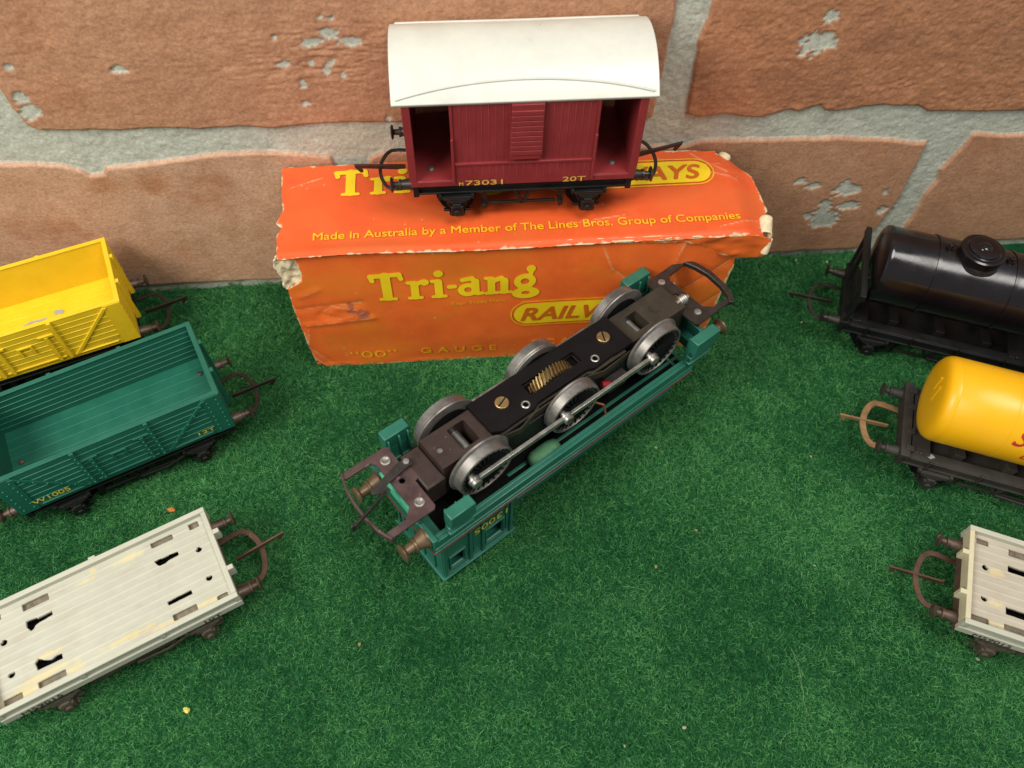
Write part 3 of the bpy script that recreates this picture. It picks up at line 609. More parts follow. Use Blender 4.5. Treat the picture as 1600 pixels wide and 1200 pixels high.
flat_wagon(end_to_centre(135.04, -145.16, 154.85, 66.7), 154.85 - 180, 'pale yellowed flat toy wagon at the lower right corner, mostly out of view', ('M59015', '10T'), M_flat, (9, 10), False, True)

# ------------------------------------------------------------------ tank wagons
def tank_chassis(r, m, m_cpl, m_buf, hooks):
    chassis(r, 67, 16.2, hooks=hooks, brake='lever', m=m, m_buf=m_buf, m_cpl=m_cpl, slab=False, strap=2.1 if m_cpl is M_tan else 1.3)
    b = MB(); e = 33.5
    b.box(-e + 1.7, e - 1.7, -12.6, 12.6, 12.7, 13.6)
    for sv in (-1, 1):
        b.box(-e + 1.6, e - 1.6, *sorted((sv * 10.6, sv * 14.2)), 15.4, 16.5)
        for q in (-24, -8, 8, 24): b.box(q - 0.35, q + 0.35, *sorted((sv * 14.0, sv * 15.0)), 12.6, 16.9)
    for q in (-1, 1):
        b.box(*sorted((q * (e - 9), q * (e - 3.2))), -12.4, 12.4, 15.3, 16.9)
        b.box(*sorted((q * (e - 2.6), q * (e + 0.4))), -15.2, 15.2, 15.9, 17.6)
        for v in (-11.8, 11.8, -5, 5): b.box(*sorted((q * (e - 3.6), q * (e - 1))), v - 1.0, v + 1.0, 16, 18.1)
    b.rivets([(q * (e - 6.2), v, 16.9) for q in (-1, 1) for v in (-12.0, 12.0)], (0, 0, 1), 0.8, 0.5)
    for q in (-16, 0, 16): b.prism([(-10, 13.6), (10, 13.6), (11, 19.5), (7, 18.6), (0, 17.6), (-7, 18.6), (-11, 19.5)], 'x', q - 1.6, q + 1.6)
    b.build('tank_cradle', m, r, bevel=0.15)
# black one
K = empty('tank_wagon', end_to_centre(135.05, -34.46, 157.86, 67), 157.86 - 180, 'glossy black toy tank wagon with round dome, next to the brick wall', 'toy wagon', 'tank wagons at the right')
tank_chassis(K, M_black, M_coupl, M_coupl, (10, 11))
t = MB(); zc = 34.85; R = 13.6; hl = 29.2
t.lathe([(-hl - 1.1, 0.01), (-hl - 1.0, 5), (-hl - 0.6, 10), (-hl - 0.1, 12.6), (-hl + 0.5, R - 0.15), (-hl + 1.1, R), (-hl + 1.6, R + 0.12), (-hl + 2.2, R), (-6, R), (6, R), (hl - 2.2, R), (hl - 1.6, R + 0.12), (hl - 1.1, R), (hl - 0.5, R - 0.15), (hl + 0.1, 12.6), (hl + 0.6, 10), (hl + 1.0, 5), (hl + 1.1, 0.01)], (0, 0, zc), (1, 0, 0), 72, close=False)
tk = t.build('tank', M_blackg, K, smooth=25)
t = MB(); t.lathe([(0, 8.0), (1.0, 7.6), (1.2, 7.0), (3.4, 6.8), (3.6, 7.2), (4.3, 7.2), (4.6, 6.6), (4.6, 5.6), (4.9, 5.2), (5.5, 5.1), (5.7, 4.6), (5.7, 2.2), (6.1, 1.9), (6.5, 1.2), (6.6, 0.01)], (0, 0, zc + R - 1.9), (0, 0, 1), 48, close=False)
dm = t.build('dome', M_blackg, K, smooth=25)
for q in (-1, 1):
    t = MB(); t.lathe([(0, 1.5), (0.8, 1.4), (0.8, 0.7), (1.7, 0.7), (1.9, 0.9), (2.3, 0.5)], (q * 9.7, 0, zc + R - 0.2), (0, 0, 1), 14); t.build('valve', M_blackg, tk)
    t = MB()
    ring = [(q * 12.4, (R + 0.12) * math.sin(a), zc + (R + 0.12) * math.cos(a)) for a in np.linspace(-2.5, 2.5, 41)]
    vs = []; fs = []
    for x, yv, z in ring:
        for d, rr in ((-0.55, 0), (-0.55, 0.22), (0.55, 0.22), (0.55, 0)):
            k = (R + 0.12 + rr) / (R + 0.12); vs.append((x + d, yv * k, zc + (z - zc) * k))
    for i in range(40):
        for k in range(3): fs.append((i * 4 + k, i * 4 + k + 1, i * 4 + k + 5, i * 4 + k + 4))
    t.add(vs, fs); t.build('strap', M_blackg, tk)
    t = MB(); e = 33.5
    t.box(*sorted((q * (e - 2.4), q * (e - 0.4))), -17.5, 17.5, 32.0, 34.8)
    for v in (-9.5, 9.5): t.box(*sorted((q * (e - 2.2), q * (e - 0.6))), v - 1.0, v + 1.0, 16.0, 32.2)
    for v in (-14.0, 14.0): t.sweep([(q * (e - 0.8), v, 16.4), (q * (e - 1.4), v * 1.12, 32.6)], 1.0, 1.3, (1, 0, 0))
    t.prism([(-9, 17.2), (9, 17.2), (7.5, 24), (-7.5, 24)], 'x', *sorted((q * (e - 2.3), q * (e - 1.7))))
    t.build('end_beam', M_black, K, bevel=0.2)
# yellow one
T = empty('tank_wagon', end_to_centre(137.66, -89.84, 156.93, 67), 156.93 - 180, 'smooth yellow toy tank wagon with tan rusty coupling and dusty chassis', 'toy wagon', 'tank wagons at the right')
tank_chassis(T, M_dusty, M_tan, M_dusty, (9.5, 11))
t = MB(); zc = 32.1; R = 14.0; hl = 31.6
prof = [(-hl, 0.01), (-hl + 0.05, 6), (-hl + 0.35, 10), (-hl + 0.9, 12.2), (-hl + 1.8, 13.3), (-hl + 3.0, 13.85), (-hl + 4.2, R), (-hl + 4.35, R - 0.12), (-hl + 4.5, R), (-10.6, R), (-10.5, R - 0.1), (-10.4, R)]
t.lathe(prof + [(-a, b_) for a, b_ in prof[::-1]], (0, 0, zc), (1, 0, 0), 72, close=False); tk = t.build('tank', M_tanky, T, smooth=40)
for q in (-1, 1):
    t = MB(); t.cyl((q * (hl - 0.25), -2.5, zc + 1), (q * (hl - 0.25), -2.0, zc + 7.5), 0.5, 10); t.cyl((q * (hl - 0.25), 0.6, zc + 3), (q * (hl - 0.25), 1.0, zc + 8.5), 0.5, 10); t.build('end_rib', M_tanky, tk)
t = MB(); t.lathe([(0, 6.4), (2.2, 6.2), (2.6, 5.4), (3.2, 5.2), (3.8, 3), (3.9, 0.01)], (0, 0, zc + R - 1.6), (0, 0, 1), 40, close=False); t.build('dome', M_tanky, T)
def on_tank(x0_, a0):
    def f(X, Y):
        a = a0 + Y / (R + 0.05); return (x0_ + X, -(R + 0.06) * np.cos(a), zc + (R + 0.06) * np.sin(a))
    return f
text('lettering', 'Shell', 8.8, on_tank(-9.4, 0.26), M_redink, tk, bold=0.012, shear=0.35)
text('lettering', 'Lubricating', 4.6, on_tank(-4.5, -0.10), M_redink, tk, bold=0.012, shear=0.3)
text('lettering', 'Oil', 4.6, on_tank(4.4, -0.50), M_redink, tk, bold=0.012, shear=0.3)
blot('paint_chip', -24.4, -12.4, 1.1, 1.0, 16.56, M_wax, T, 15)

# ------------------------------------------------------------------ cardboard box under the brake van
BXH = 59.75
B = empty('cardboard_box', (-63.96, -42.51, 0), -0.14, 'worn orange red cardboard toy train box with yellow lettering and torn corners', 'box')
front_poly = [(0.6, 59.2), (4.5, 58.2), (4.9, 55.1), (5.6, 51.5), (4.9, 47.5), (1.4, 45.2), (-0.3, 44.1), (-0.7, 35), (-0.3, 24.4), (0.4, 11.2), (0.9, 4.5), (4.3, -0.6), (40, -0.9), (83, -0.8), (145, -0.6), (146, 12.7), (147.2, 32.5), (148.4, 42), (147.2, 51), (147, 59.4), (90, 59.6), (30, 59.3)]
top_poly = [(-1.8, 40.2), (-1.2, 30), (0.0, 20), (-1.6, 14), (0.2, 12), (-1.1, 8.9), (-0.6, 3), (-0.2, -1.2), (20, -1.0), (60, -1.4), (100, -1.0), (150, -0.9), (154.5, 0.2), (153.3, 3), (157.3, 6), (155.9, 9), (158.6, 12), (158.3, 17.5), (157.3, 28.5), (151.5, 37.3), (147, 39.6), (129.1, 39.8), (70, 40.3), (34.5, 40.6)]
CREASE_F = [((101, 59), (106, 46)), ((106, 46), (112, 40)), ((112, 40), (125, 34)), ((146, 45), (128, 30)), ((129, 59), (126, 44)), ((126, 44), (131, 33)), ((3, 40), (9, 43)), ((0, 33), (22, 35.6)), ((2, 25), (25, 27.6)), ((8, 31), (12, 34)), ((12, 34), (20, 32)), ((8, 29.8), (14, 27.6)), ((14, 27.6), (22, 30.4)), ((0, 12), (6, 2)), ((2, 22), (0, 12)), ((136, 20), (146, 28))]
CREASE_T = [((118, 30), (150, 33)), ((125, 36), (152, 24)), ((137, 38), (148, 28)), ((2, 30), (12, 34)), ((128, 26), (132, 28)), ((95, 8), (110, 10)), ((140, 3), (153, 6))]
def box_attrs(poly, creases, seed):
    def wear(x, y):
        d = -poly_sdf(x, y, poly) ; n = fbm(x / 2.2, y / 2.2, seed, 4); lowf = fbm(x / 9, y / 9, seed + 5, 3); v = 1 - sstep(0.0, 0.35, d - (n - 0.52 + 0.5 * (lowf - 0.5)) * 2.6)
        for a, b_ in creases: v = np.maximum(v, (1 - sstep(0.08, 0.34, seg_d(x, y, a, b_) + (n - 0.4) * 0.55)) * 0.5)
        v = np.maximum(v, sstep(0.86, 0.89, fbm(x / 1.4, y / 1.4, seed + 9, 3)) * 0.5)
        return np.clip(v, 0, 1)
    def stain(x, y):
        if creases is CREASE_T: return np.zeros_like(x)
        d = np.minimum(rect_sdf(x, y, 17.2, 19.6, 31, 35.6), rect_sdf(x, y, 20.4, 24.0, 27.4, 32)); return (1 - sstep(-0.3, 0.5, d + (fbm(x / 1.2, y / 1.2, 3, 3) - 0.5) * 2.2)) * 0.55
    def patch(x, y): return sstep(0.45, 0.75, fbm(x / 26, y / 15, seed + 3, 4)) * 0.55
    return dict(wear=wear, stain=stain, patch=patch)
def front_v(x, z):
    v = (fbm(x / 30, z / 22, 7, 2) - 0.5) * 1.4 - 0.9 * np.sin(np.clip(z / 59.7, 0, 1) * math.pi) * np.sin(np.clip(x / 148, 0, 1) * math.pi)
    for i, (a, b_) in enumerate(CREASE_F): v = v + (0.22 if i % 2 else -0.22) * np.exp(-(seg_d(x, z, a, b_) / 1.5) ** 2) * (1.0 if i != 8 else 1.6)
    k = 1 - sstep(0, 2.2, np.minimum(np.abs(z), np.abs(59.5 - z))); v = v * (1 - 0.6 * k) + 0.5 * (1 - sstep(0, 1.5, 59.4 - z)) * 1.0
    v = v + np.where(x > 140, (x - 140) * 0.12, 0)
    return v
def top_z(x, v):
    z = BXH + (fbm(x / 25, v / 14, 17, 2) - 0.5) * 0.5 * sstep(0, 6, np.minimum(x, 158 - x))
    lift = np.exp(-((x - 22) / 22) ** 2) * (1 - sstep(0, 5, v)) * 0.9; z = z + lift
    for i, (a, b_) in enumerate(CREASE_T): z = z + 0.16 * np.exp(-(seg_d(x, v, a, b_) / 1.3) ** 2)
    z = z - sstep(147, 158, x) * 3.2 * sstep(0.0, 1.0, x / 158) - (1 - sstep(-1.0, 1.6, v)) * 0.6
    z = z - np.where((x > 120) & (v > 30), (v - 30) * sstep(135, 158, x) * 0.35, 0)
    return z
M_boxf = attr_mat('orange_printed_card', (0.80, 0.150, 0.022), [('patch', (0.70, 0.21, 0.016)), ('stain', (0.13, 0.06, 0.08)), ('wear', ((0.62, 0.42, 0.20), (0.72, 0.58, 0.36)))], 0.48, 0.10, 60, 0.03, 1200, var2=(0.72, 0.115, 0.018))
M_boxt = attr_mat('red_orange_printed_card', (0.72, 0.105, 0.022), [('patch', (0.66, 0.13, 0.03)), ('stain', (0.2, 0.1, 0.1)), ('wear', ((0.60, 0.42, 0.22), (0.72, 0.60, 0.40)))], 0.45, 0.08, 60, 0.03, 1200, var2=(0.66, 0.085, 0.018))
sheet('front_panel', (-3, 150, -2, 61), 0.45, lambda x, y: poly_sdf(x, y, front_poly) + (fbm(x / 1.6, y / 1.6, 2, 3) - 0.5) * 0.35, lambda x, z: (x, front_v(x, z), z), M_boxf, B, box_attrs(front_poly, CREASE_F, 31), thick=0.5)
sheet('top_panel', (-4, 160, -2.5, 42), 0.45, lambda x, y: poly_sdf(x, y, top_poly) + (fbm(x / 1.6, y / 1.6, 4, 3) - 0.5) * 0.4, lambda x, v: (x, v, top_z(x, v)), M_boxt, B, box_attrs(top_poly, CREASE_T, 41), thick=0.5)
# crushed overhanging flap at the right hand end of the lid
flap_poly = [(104, 59.6), (152, 59.3), (157.2, 57.5), (156.0, 55.0), (157.8, 52.5), (156, 49.6), (151.5, 47.6), (146, 48.0), (140, 50.5), (134, 55.4), (128, 57.2), (104, 58.8)]
sheet('lid_flap', (102, 160, 46, 61), 0.4, lambda x, y: poly_sdf(x, y, flap_poly) + (fbm(x / 1.6, y / 1.6, 6, 3) - 0.5) * 0.8,
      lambda x, z: (x, -1.0 + 0.10 * (59.5 - z) + (fbm(x / 6, z / 5, 8, 2) - 0.5) * 1.6 * sstep(120, 140, x) + 0.0 * x, z - sstep(147, 158, x) * 1.6), M_boxf, B, box_attrs(flap_poly, [], 51), thick=0.5)
bk = MB()
bk.box(0.2, 146.5, 39.0, 39.6, 0.3, 58.9); bk.build('back_panel', M_boxf, B)
bk = MB(); bk.box(0.8, 145.6, 0.9, 38.8, 0.05, 0.6); bk.build('bottom_panel', M_boxf, B)
sheet('end_flap', (1, 39, 0, 58), 1.0, lambda x, y: rect_sdf(x, y, 1.4, 38.8, 0.6, 58.4), lambda v, z: (0.6 + (fbm(v / 9, z / 9, 3, 2) - 0.5) * 0.8 + 0.2, v, z), M_paper, B, thick=0.5)
sheet('end_flap', (1, 39, 0, 58), 1.0, lambda x, y: rect_sdf(x, y, 1.4, 38.8, 0.6, 58.4), lambda v, z: (144.6 + (fbm(v / 9, z / 9, 5, 2) - 0.5) * 1.5, v, z), M_boxf, B, box_attrs([(1, 0), (39, 0), (39, 58), (1, 58)], [], 61), thick=0.5)
# torn cream board showing at the corners
torn = [(-1.5, 59.0), (5, 58.6), (6.2, 52), (5.4, 47), (1.6, 44.6), (-0.9, 43), (-1.8, 46), (-1.2, 50), (-2.6, 54)]
sheet('torn_edge', (-4, 8, 42, 61), 0.35, lambda x, y: poly_sdf(x, y, torn) + (fbm(x / 1.5, y / 1.5, 16, 3) - 0.5) * 1.2, lambda x, z: (x, 0.9 + (fbm(x / 2.4, z / 3.2, 18, 3) - 0.5) * 2.0, z), M_paper, B, thick=0.6)
def curl(cx, cy, cz, r, L, axis, seed):
    n, k = 26, 14; V = []; F = []
    a = Vector(axis).normalized(); p = a.cross(Vector((0, 0, 1))).normalized(); q = p.cross(a)
    for i in range(n):
        an = -1.0 + i / (n - 1) * 5.0
        for j in range(k):
            h = (j / (k - 1) - 0.5) * L; rr = r * (1 + 0.30 * (fbm(np.array([i / 4.0]), np.array([j / 4.0]), seed, 2)[0] - 0.5)); c = Vector((cx, cy, cz)) + a * h
            V.append(c + p * (rr * math.cos(an)) + q * (rr * math.sin(an)))
    for i in range(n - 1):
        for j in range(k - 1): F.append((i * k + j, i * k + j + 1, (i + 1) * k + j + 1, (i + 1) * k + j))
    mesh_obj('torn_edge', [tuple(v) for v in V], F, M_paper, B, None, True, 0.35, 0)
curl(156.0, 4.5, 56.8, 1.9, 7.0, (0.25, 1, 0.1), 3)
curl(149.5, 38.2, 55.6, 2.1, 4.2, (0.5, 0.8, 0.3), 8)
curl(156.2, 0.2, 52.6, 1.2, 5.5, (0.1, 0.25, 1), 12)
# printing: fat rounded slab letters drawn as distance fields
def fat_word(d, x, y):
    """d grid functions in units of the letter height (cap = 1.0)"""
    out = np.full(np.shape(x), 9.0); cx = 0.0
    def cap(a, b, r): return seg_d(x, y, (a[0] + cx, a[1]), (b[0] + cx, b[1])) - r
    def el(c, rx, ry, th):
        q = np.hypot((x - c[0] - cx) / rx, (y - c[1]) / ry); return np.abs(q - 1) * min(rx, ry) - th
    def U(*ds):
        nonlocal out
        g = ds[0]
        for q in ds[1:]: g = smin(g, q, 0.035)
        out = np.minimum(out, g)
    # T
    U(cap((0.10, 0.90), (0.82, 0.93), 0.075), cap((0.09, 0.90), (0.12, 0.74), 0.065), cap((0.82, 0.92), (0.86, 0.76), 0.065), cap((0.46, 0.9), (0.46, 0.12), 0.125), cap((0.27, 0.05), (0.66, 0.05), 0.05)); cx += 0.98
    # r
    U(cap((0.20, 0.55), (0.20, 0.1), 0.105), cap((0.04, 0.05), (0.36, 0.05), 0.05), cap((0.04, 0.60), (0.2, 0.60), 0.055), cap((0.28, 0.55), (0.42, 0.62), 0.07), cap((0.47, 0.58), (0.475, 0.58), 0.11)); cx += 0.64
    # i
    U(cap((0.18, 0.55), (0.18, 0.1), 0.105), cap((0.02, 0.05), (0.35, 0.05), 0.05), cap((0.02, 0.60), (0.18, 0.60), 0.055)); U(cap((0.20, 0.86), (0.201, 0.86), 0.125)); cx += 0.42
    # -
    U(cap((0.04, 0.36), (0.18, 0.36), 0.065)); cx += 0.28
    # a
    U(cap((0.12, 0.57), (0.36, 0.62), 0.075), cap((0.44, 0.5), (0.44, 0.14), 0.105), el((0.25, 0.22), 0.19, 0.155, 0.07), cap((0.5, 0.06), (0.62, 0.07), 0.055)); cx += 0.70
    # n
    U(cap((0.16, 0.55), (0.16, 0.1), 0.10), cap((0.02, 0.05), (0.31, 0.05), 0.05), cap((0.02, 0.60), (0.16, 0.60), 0.055), cap((0.24, 0.52), (0.42, 0.60), 0.08), cap((0.50, 0.50), (0.50, 0.1), 0.105), cap((0.40, 0.05), (0.68, 0.05), 0.05)); cx += 0.76
    # g
    U(el((0.28, 0.42), 0.20, 0.19, 0.085), cap((0.40, 0.60), (0.44, 0.74), 0.06), cap((0.43, 0.86), (0.431, 0.86), 0.12), cap((0.16, 0.2), (0.2, 0.14), 0.06), el((0.31, -0.02), 0.24, 0.14, 0.075), cap((0.44, 0.12), (0.22, 0.14), 0.07))
    return out
def fat_print(mapf, x0_, x1_, y0_, h, slope, parent, m):
    Wd = 4.45; sx = (x1_ - x0_) / Wd
    sheet('lettering', (x0_ - 1, x1_ + 1.5, y0_ - h * 0.3 - 1, y0_ + h * 1.08 + 1), 0.2, lambda x, y: fat_word(None, (x - x0_) / sx, (y - y0_ - slope * (x - x0_)) / h) * h, mapf, m, parent)
FO = 0.30
fmap = lambda x, z: (x, front_v(x, z) - FO, z)
tmap = lambda x, v: (x, v, top_z(x, v) + FO)
fat_print(fmap, 25.6, 82.0, 36.6, 13.2, 0.012, B, M_print_y)
fat_print(tmap, 15.6, 72.0, 25.0, 12.2, 0.0, B, M_print_y)
def pill(mapf, cx0, cx1, y0_, y1_, off):
    r = (y1_ - y0_) / 2
    def mp(o): return (lambda x, y: mapf(x, y, o))
    sheet('emblem_border', (cx0 - 1, cx1 + 1, y0_ - 1, y1_ + 1), 0.3, lambda x, y: np.abs(rect_sdf(x, y, cx0, cx1, y0_, y1_, r)) - 0.28, mp(off), M_print_y2, B)
    sheet('emblem', (cx0 - 1, cx1 + 1, y0_ - 1, y1_ + 1), 0.3, lambda x, y: rect_sdf(x, y, cx0 + 1.0, cx1 - 1.0, y0_ + 1.0, y1_ - 1.0, r - 1), mp(off), M_print_y, B)
fm2 = lambda x, z, o: (x, front_v(x, z) - o, z); tm2 = lambda x, v, o: (x, v, top_z(x, v) + o)
pill(fm2, 72.6, 131, 19.2, 32.2, FO); pill(tm2, 84, 143.2, 22.6, 34.8, FO)
text('lettering', 'RAILWAYS', 9.6, lambda X, Y: fm2(X + 76.2, Y + 22.3, FO + 0.12), M_print_o, B, bold=0.03, shear=0.25, fit=50, squash=1.0)
text('lettering', 'RAILWAYS', 9.0, lambda X, Y: tm2(X + 88.3, Y + 25.4, FO + 0.12), M_print_o, B, bold=0.03, shear=0.25, fit=50.5)
text('lettering', 'Made in Australia by a Member of The Lines Bros. Group of Companies', 4.6, lambda X, Y: tm2(X + 10.4, Y + 5.6, FO), M_print_y2, B, bold=0.016, fit=136.8)
text('lettering', 'Regd Trade Mark', 1.9, lambda X, Y: fm2(X + 52.2, Y + 33.0, FO), M_print_y2, B, fit=18.5)
# small-cap serifed strap line
text('lettering', '\u201c00\u201d', 5.6, lambda X, Y: fm2(X + 14.0, Y + 4.2, FO), M_print_y2, B, fit=17)
text('lettering', 'GAUGE', 5.0, space=1.7, bold=0.012, mapf=lambda X, Y: fm2(X + 39.8, Y + 5.0, FO), m=M_print_y2, parent=B, fit=27.5)
text('lettering', '\u00b7', 5.0, lambda X, Y: fm2(X + 73.6, Y + 5.6, FO), M_print_y2, B)
text('lettering', 'SCALE MODELS', 5.0, space=1.5, bold=0.012, mapf=lambda X, Y: fm2(X + 80.6, Y + 6.4, FO), m=M_print_y2, parent=B, fit=60)

# ------------------------------------------------------------------ brake van standing on the box
a = math.radians(-0.55); VL = 67.47
V_ = empty('brake_van', (-20.88 + math.cos(a) * VL / 2, -17.2 + math.sin(a) * VL / 2, BXH + 0.6), -0.55, 'maroon toy brake van with curved cream roof standing on the orange box', 'toy wagon')
V_.rotation_euler[0] = math.radians(1.2)
e = VL / 2; y = 15.5; z0 = 16.2; ze = 45.6
chassis(V_, VL - 0.8, z0, hooks=(11.6, 15.6), brake='van', m_buf=M_coupl, m_cpl=M_coupl, strap=1.1)
b = MB(); b.box(-e, e, -y + 0.1, y - 0.1, z0, 18.4); b.box(-e - 0.1, e + 0.1, -y - 0.05, y + 0.05, z0 - 0.01, z0 + 1.9); b.build('floor', M_maroon, V_, bevel=0.12)
for sv in (-1, 1):
    b = MB(); n = 20; x0, x1 = -20.4, 20.2; wv = (x1 - x0) / n
    b.box(x0, x1, *sorted((sv * (y - 1.6), sv * (y - 0.25))), 18.3, ze)
    b.box(x0, x1, *sorted((sv * (y - 0.6), sv * (y + 0.08))), z0 + 1.85, 24.4)
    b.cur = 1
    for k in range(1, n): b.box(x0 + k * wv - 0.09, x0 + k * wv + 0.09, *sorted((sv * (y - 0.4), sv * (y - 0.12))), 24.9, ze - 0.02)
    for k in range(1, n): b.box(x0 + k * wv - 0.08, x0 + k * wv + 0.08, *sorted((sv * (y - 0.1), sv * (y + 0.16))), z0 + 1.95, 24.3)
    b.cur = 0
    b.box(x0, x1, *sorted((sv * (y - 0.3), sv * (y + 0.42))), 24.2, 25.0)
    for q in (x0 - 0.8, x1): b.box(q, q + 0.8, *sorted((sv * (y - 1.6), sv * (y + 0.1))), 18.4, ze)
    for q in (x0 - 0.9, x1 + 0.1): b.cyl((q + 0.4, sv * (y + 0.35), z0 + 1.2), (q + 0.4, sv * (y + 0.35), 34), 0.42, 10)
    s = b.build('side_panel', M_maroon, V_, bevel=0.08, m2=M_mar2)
    b = MB(); b.prism([(-3.9, ze), (5.2, ze), (4.8, 26.4), (-4.2, 26.4)], 'y', *sorted((sv * (y - 0.3), sv * (y + 1.0))))
    for k in range(9): b.box(-4.0, 5.0, *sorted((sv * (y + 0.9), sv * (y + 1.35))), 28.2 + k * 1.75, 29.7 + k * 1.75)
    b.build('ducket', M_maroon, s, bevel=0.12)
for sx in (-1, 1):
    b = MB(); b.box(*sorted((sx * (e - 1.2), sx * (e - 0.05))), -y + 0.3, y - 0.3, 18.3, ze + 0.6)
    for k in range(10): b.box(*sorted((sx * (e - 0.2), sx * (e + 0.25))), -y + 0.6 + k * 2.98, -y + 0.6 + k * 2.98 + 2.8, z0 + 2, ze + 0.5)
    for sv in (-1, 1): b.box(*sorted((sx * (e - 1.8), sx * (e + 0.45))), *sorted((sv * (y - 1.2), sv * (y + 0.1))), z0 + 1.9, ze)
    arch = [(y * math.sin(q), ze + 0.4 + (math.cos(q) - math.cos(0.95)) * 16.5) for q in np.linspace(-0.95, 0.95, 17)]
    arch = [(v * 14.6 / (y * math.sin(0.95)), z) for v, z in arch]
    b.prism(arch, 'x', *sorted((sx * (e - 1.1), sx * (e - 0.1)))); b.build('end_panel', M_maroon, V_, bevel=0.1)
    b = MB(); b.box(*sorted((sx * 20.9, sx * 19.9)), -y + 1.7, y - 1.7, 18.3, ze + 0.6); b.prism(arch, 'x', *sorted((sx * 19.9, sx * 20.9))); b.build('bulkhead', M_maroon, V_, bevel=0.1)
    b = MB(); b.lathe([(0, 1.0), (0.5, 0.95), (0.7, 0.5)], (sx * 27.6, -10.2 if sx < 0 else -10.6, 18.35), (0, 0, 1), 14); b.build('screw', M_steel, V_)
# roof: arched shell with raised rain strips
def roof_z(v): return 54.7 - 8.1 * (np.abs(v - 1.4) / 17.7) ** 2.15
re = e + 2.95; vv = np.sign(np.linspace(-1, 1, 41)) * np.abs(np.linspace(-1, 1, 41)) ** 0.85 * 16.3
V0 = []; F0 = []
us = np.linspace(-re, re, 30)
for i, u in enumerate(us):
    for v in vv: V0.append((u, v, float(roof_z(v))))
for i, u in enumerate(us):
    for v in vv: V0.append((u, v * 0.955, float(roof_z(v)) - 1.15))
nu, nv = len(us), len(vv); o2 = nu * nv
for i in range(nu - 1):
    for j in range(nv - 1):
        q = i * nv + j; F0.append((q, q + nv, q + nv + 1, q + 1)); F0.append((o2 + q, o2 + q + 1, o2 + q + nv + 1, o2 + q + nv))
for i in range(nu - 1):
    q = i * nv; F0.append((q, o2 + q, o2 + q + nv, q + nv)); q = i * nv + nv - 1; F0.append((q, q + nv, o2 + q + nv, o2 + q))
for j in range(nv - 1):
    q = j; F0.append((q, q + 1, o2 + q + 1, o2 + q)); q = (nu - 1) * nv + j; F0.append((q, o2 + q, o2 + q + 1, q + 1))
rb = MB(); rb.add(V0, F0); roof = rb.build('roof', M_cream, V_, bevel=0.2, smooth=35)
for sv in (-1, 1):
    st = MB(); pts = []
    for t_ in np.linspace(-1, 1, 25):
        u = t_ * (re - 1.3); v = sv * (15.3 - 3.4 * (1 - t_ * t_)); pts.append((u, v, float(roof_z(v)) + 0.16))
    st.sweep(pts, 0.7, 0.45); st.build('rain_strip', M_cream, roof, bevel=0.12)
emb = lambda x0_, zb: (lambda X, Y: (x0_ + X, np.full_like(X, -y - 0.32), zb + Y))
text('lettering', 'M', 1.9, emb(-19.6, 16.5), M_gold, V_, bold=0.03)
text('lettering', '73031', 2.7, emb(-17.5, 16.5), M_gold, V_, bold=0.02, fit=11.2)
text('lettering', '20T', 2.6, emb(11.9, 16.5), M_gold, V_, bold=0.02, fit=6.9)

# ------------------------------------------------------------------ upturned diesel shunter
LR = Matrix(((0.82594, -0.56354, 0.0158), (0.56289, 0.8259, 0.0324), (-0.03131, -0.01786, 0.99935)))
LM = LR.to_4x4(); LM.translation = Vector((12.808, -91.436, 30.819)) * S
LO = empty('diesel_shunter', None, 0, 'teal green toy diesel shunter lying upside down showing wheels, brass gear and black motor plate', 'toy locomotive', mtx=LM)
uL, uR = -50.4, 53.0; Wd = 15.4; zu = 0.0      # u: cab end negative; w (z here) points to the wheels
b = MB()
for sv in (-1, 1):
    b.box(uL, uR, *sorted((sv * (Wd - 1.5), sv * Wd)), 0.35, 6.0); b.box(uL, uR - 0.4, *sorted((sv * (Wd - 2.3), sv * (Wd - 1.1))), 0.4, 6.5)
    b.box(uL + 0.3, uR, *sorted((sv * (Wd - 0.9), sv * (Wd + 0.35))), 2.1, 2.7); b.box(uL + 0.3, uR, *sorted((sv * (Wd - 0.9), sv * (Wd + 0.35))), 0.2, 0.9)
    b.box(uL, uR, *sorted((sv * 11.4, sv * (Wd + 0.1))), 0.1, 1.0)                               # running plate
    b.box(uR, 61.5, *sorted((sv * (Wd - 2.2), sv * (Wd - 0.8))), 2.0, 9.2)                       # lifted end of the frame
b.box(uL + 0.0, uL + 1.6, -Wd + 0.05, Wd - 0.05, 0.12, 7.2); b.box(uL + 1.6, uL + 4.4, -Wd + 1.5, Wd - 1.5, 0.2, 4.4)
b.box(60.0, 61.6, -Wd + 0.9, Wd - 0.9, 2.0, 10.0); b.box(56.8, 60, -Wd + 2, Wd - 2, 2.2, 6)
b.box(uL + 0.2, uL + 1.5, -8.5, 8.5, 7.1, 13.0); b.box(60.2, 61.5, -8.5, 8.5, 9.9, 14)
body = b.build('body', M_loco, LO, bevel=0.25)
rv = MB(); rv.rivets([(uL - 0.02, v, z) for v in np.arange(-14, 14.5, 2.0) for z in (1.2, 6.2)], (-1, 0, 0), 0.3, 0.2); rv.build('rivets', M_loco, body)
b = MB(); b.box(uL - 0.9, uL + 1.7, -8.6, 8.6, 12.7, 13.5); b.box(uL - 0.6, uL + 0.19, -8.3, 8.3, 8.0, 12.8); b.build('rubbed_patch', M_locolt, body, bevel=0.1)
b = MB()
for sv in (-1, 1): b.box(uL - 0.05, uR, *sorted((sv * (Wd - 0.2), sv * (Wd + 0.42))), -0.35, 0.3)
b.box(uL - 0.2, uL + 0.2, -Wd, Wd, -0.22, 0.1); b.build('red_lining', M_redline, body)
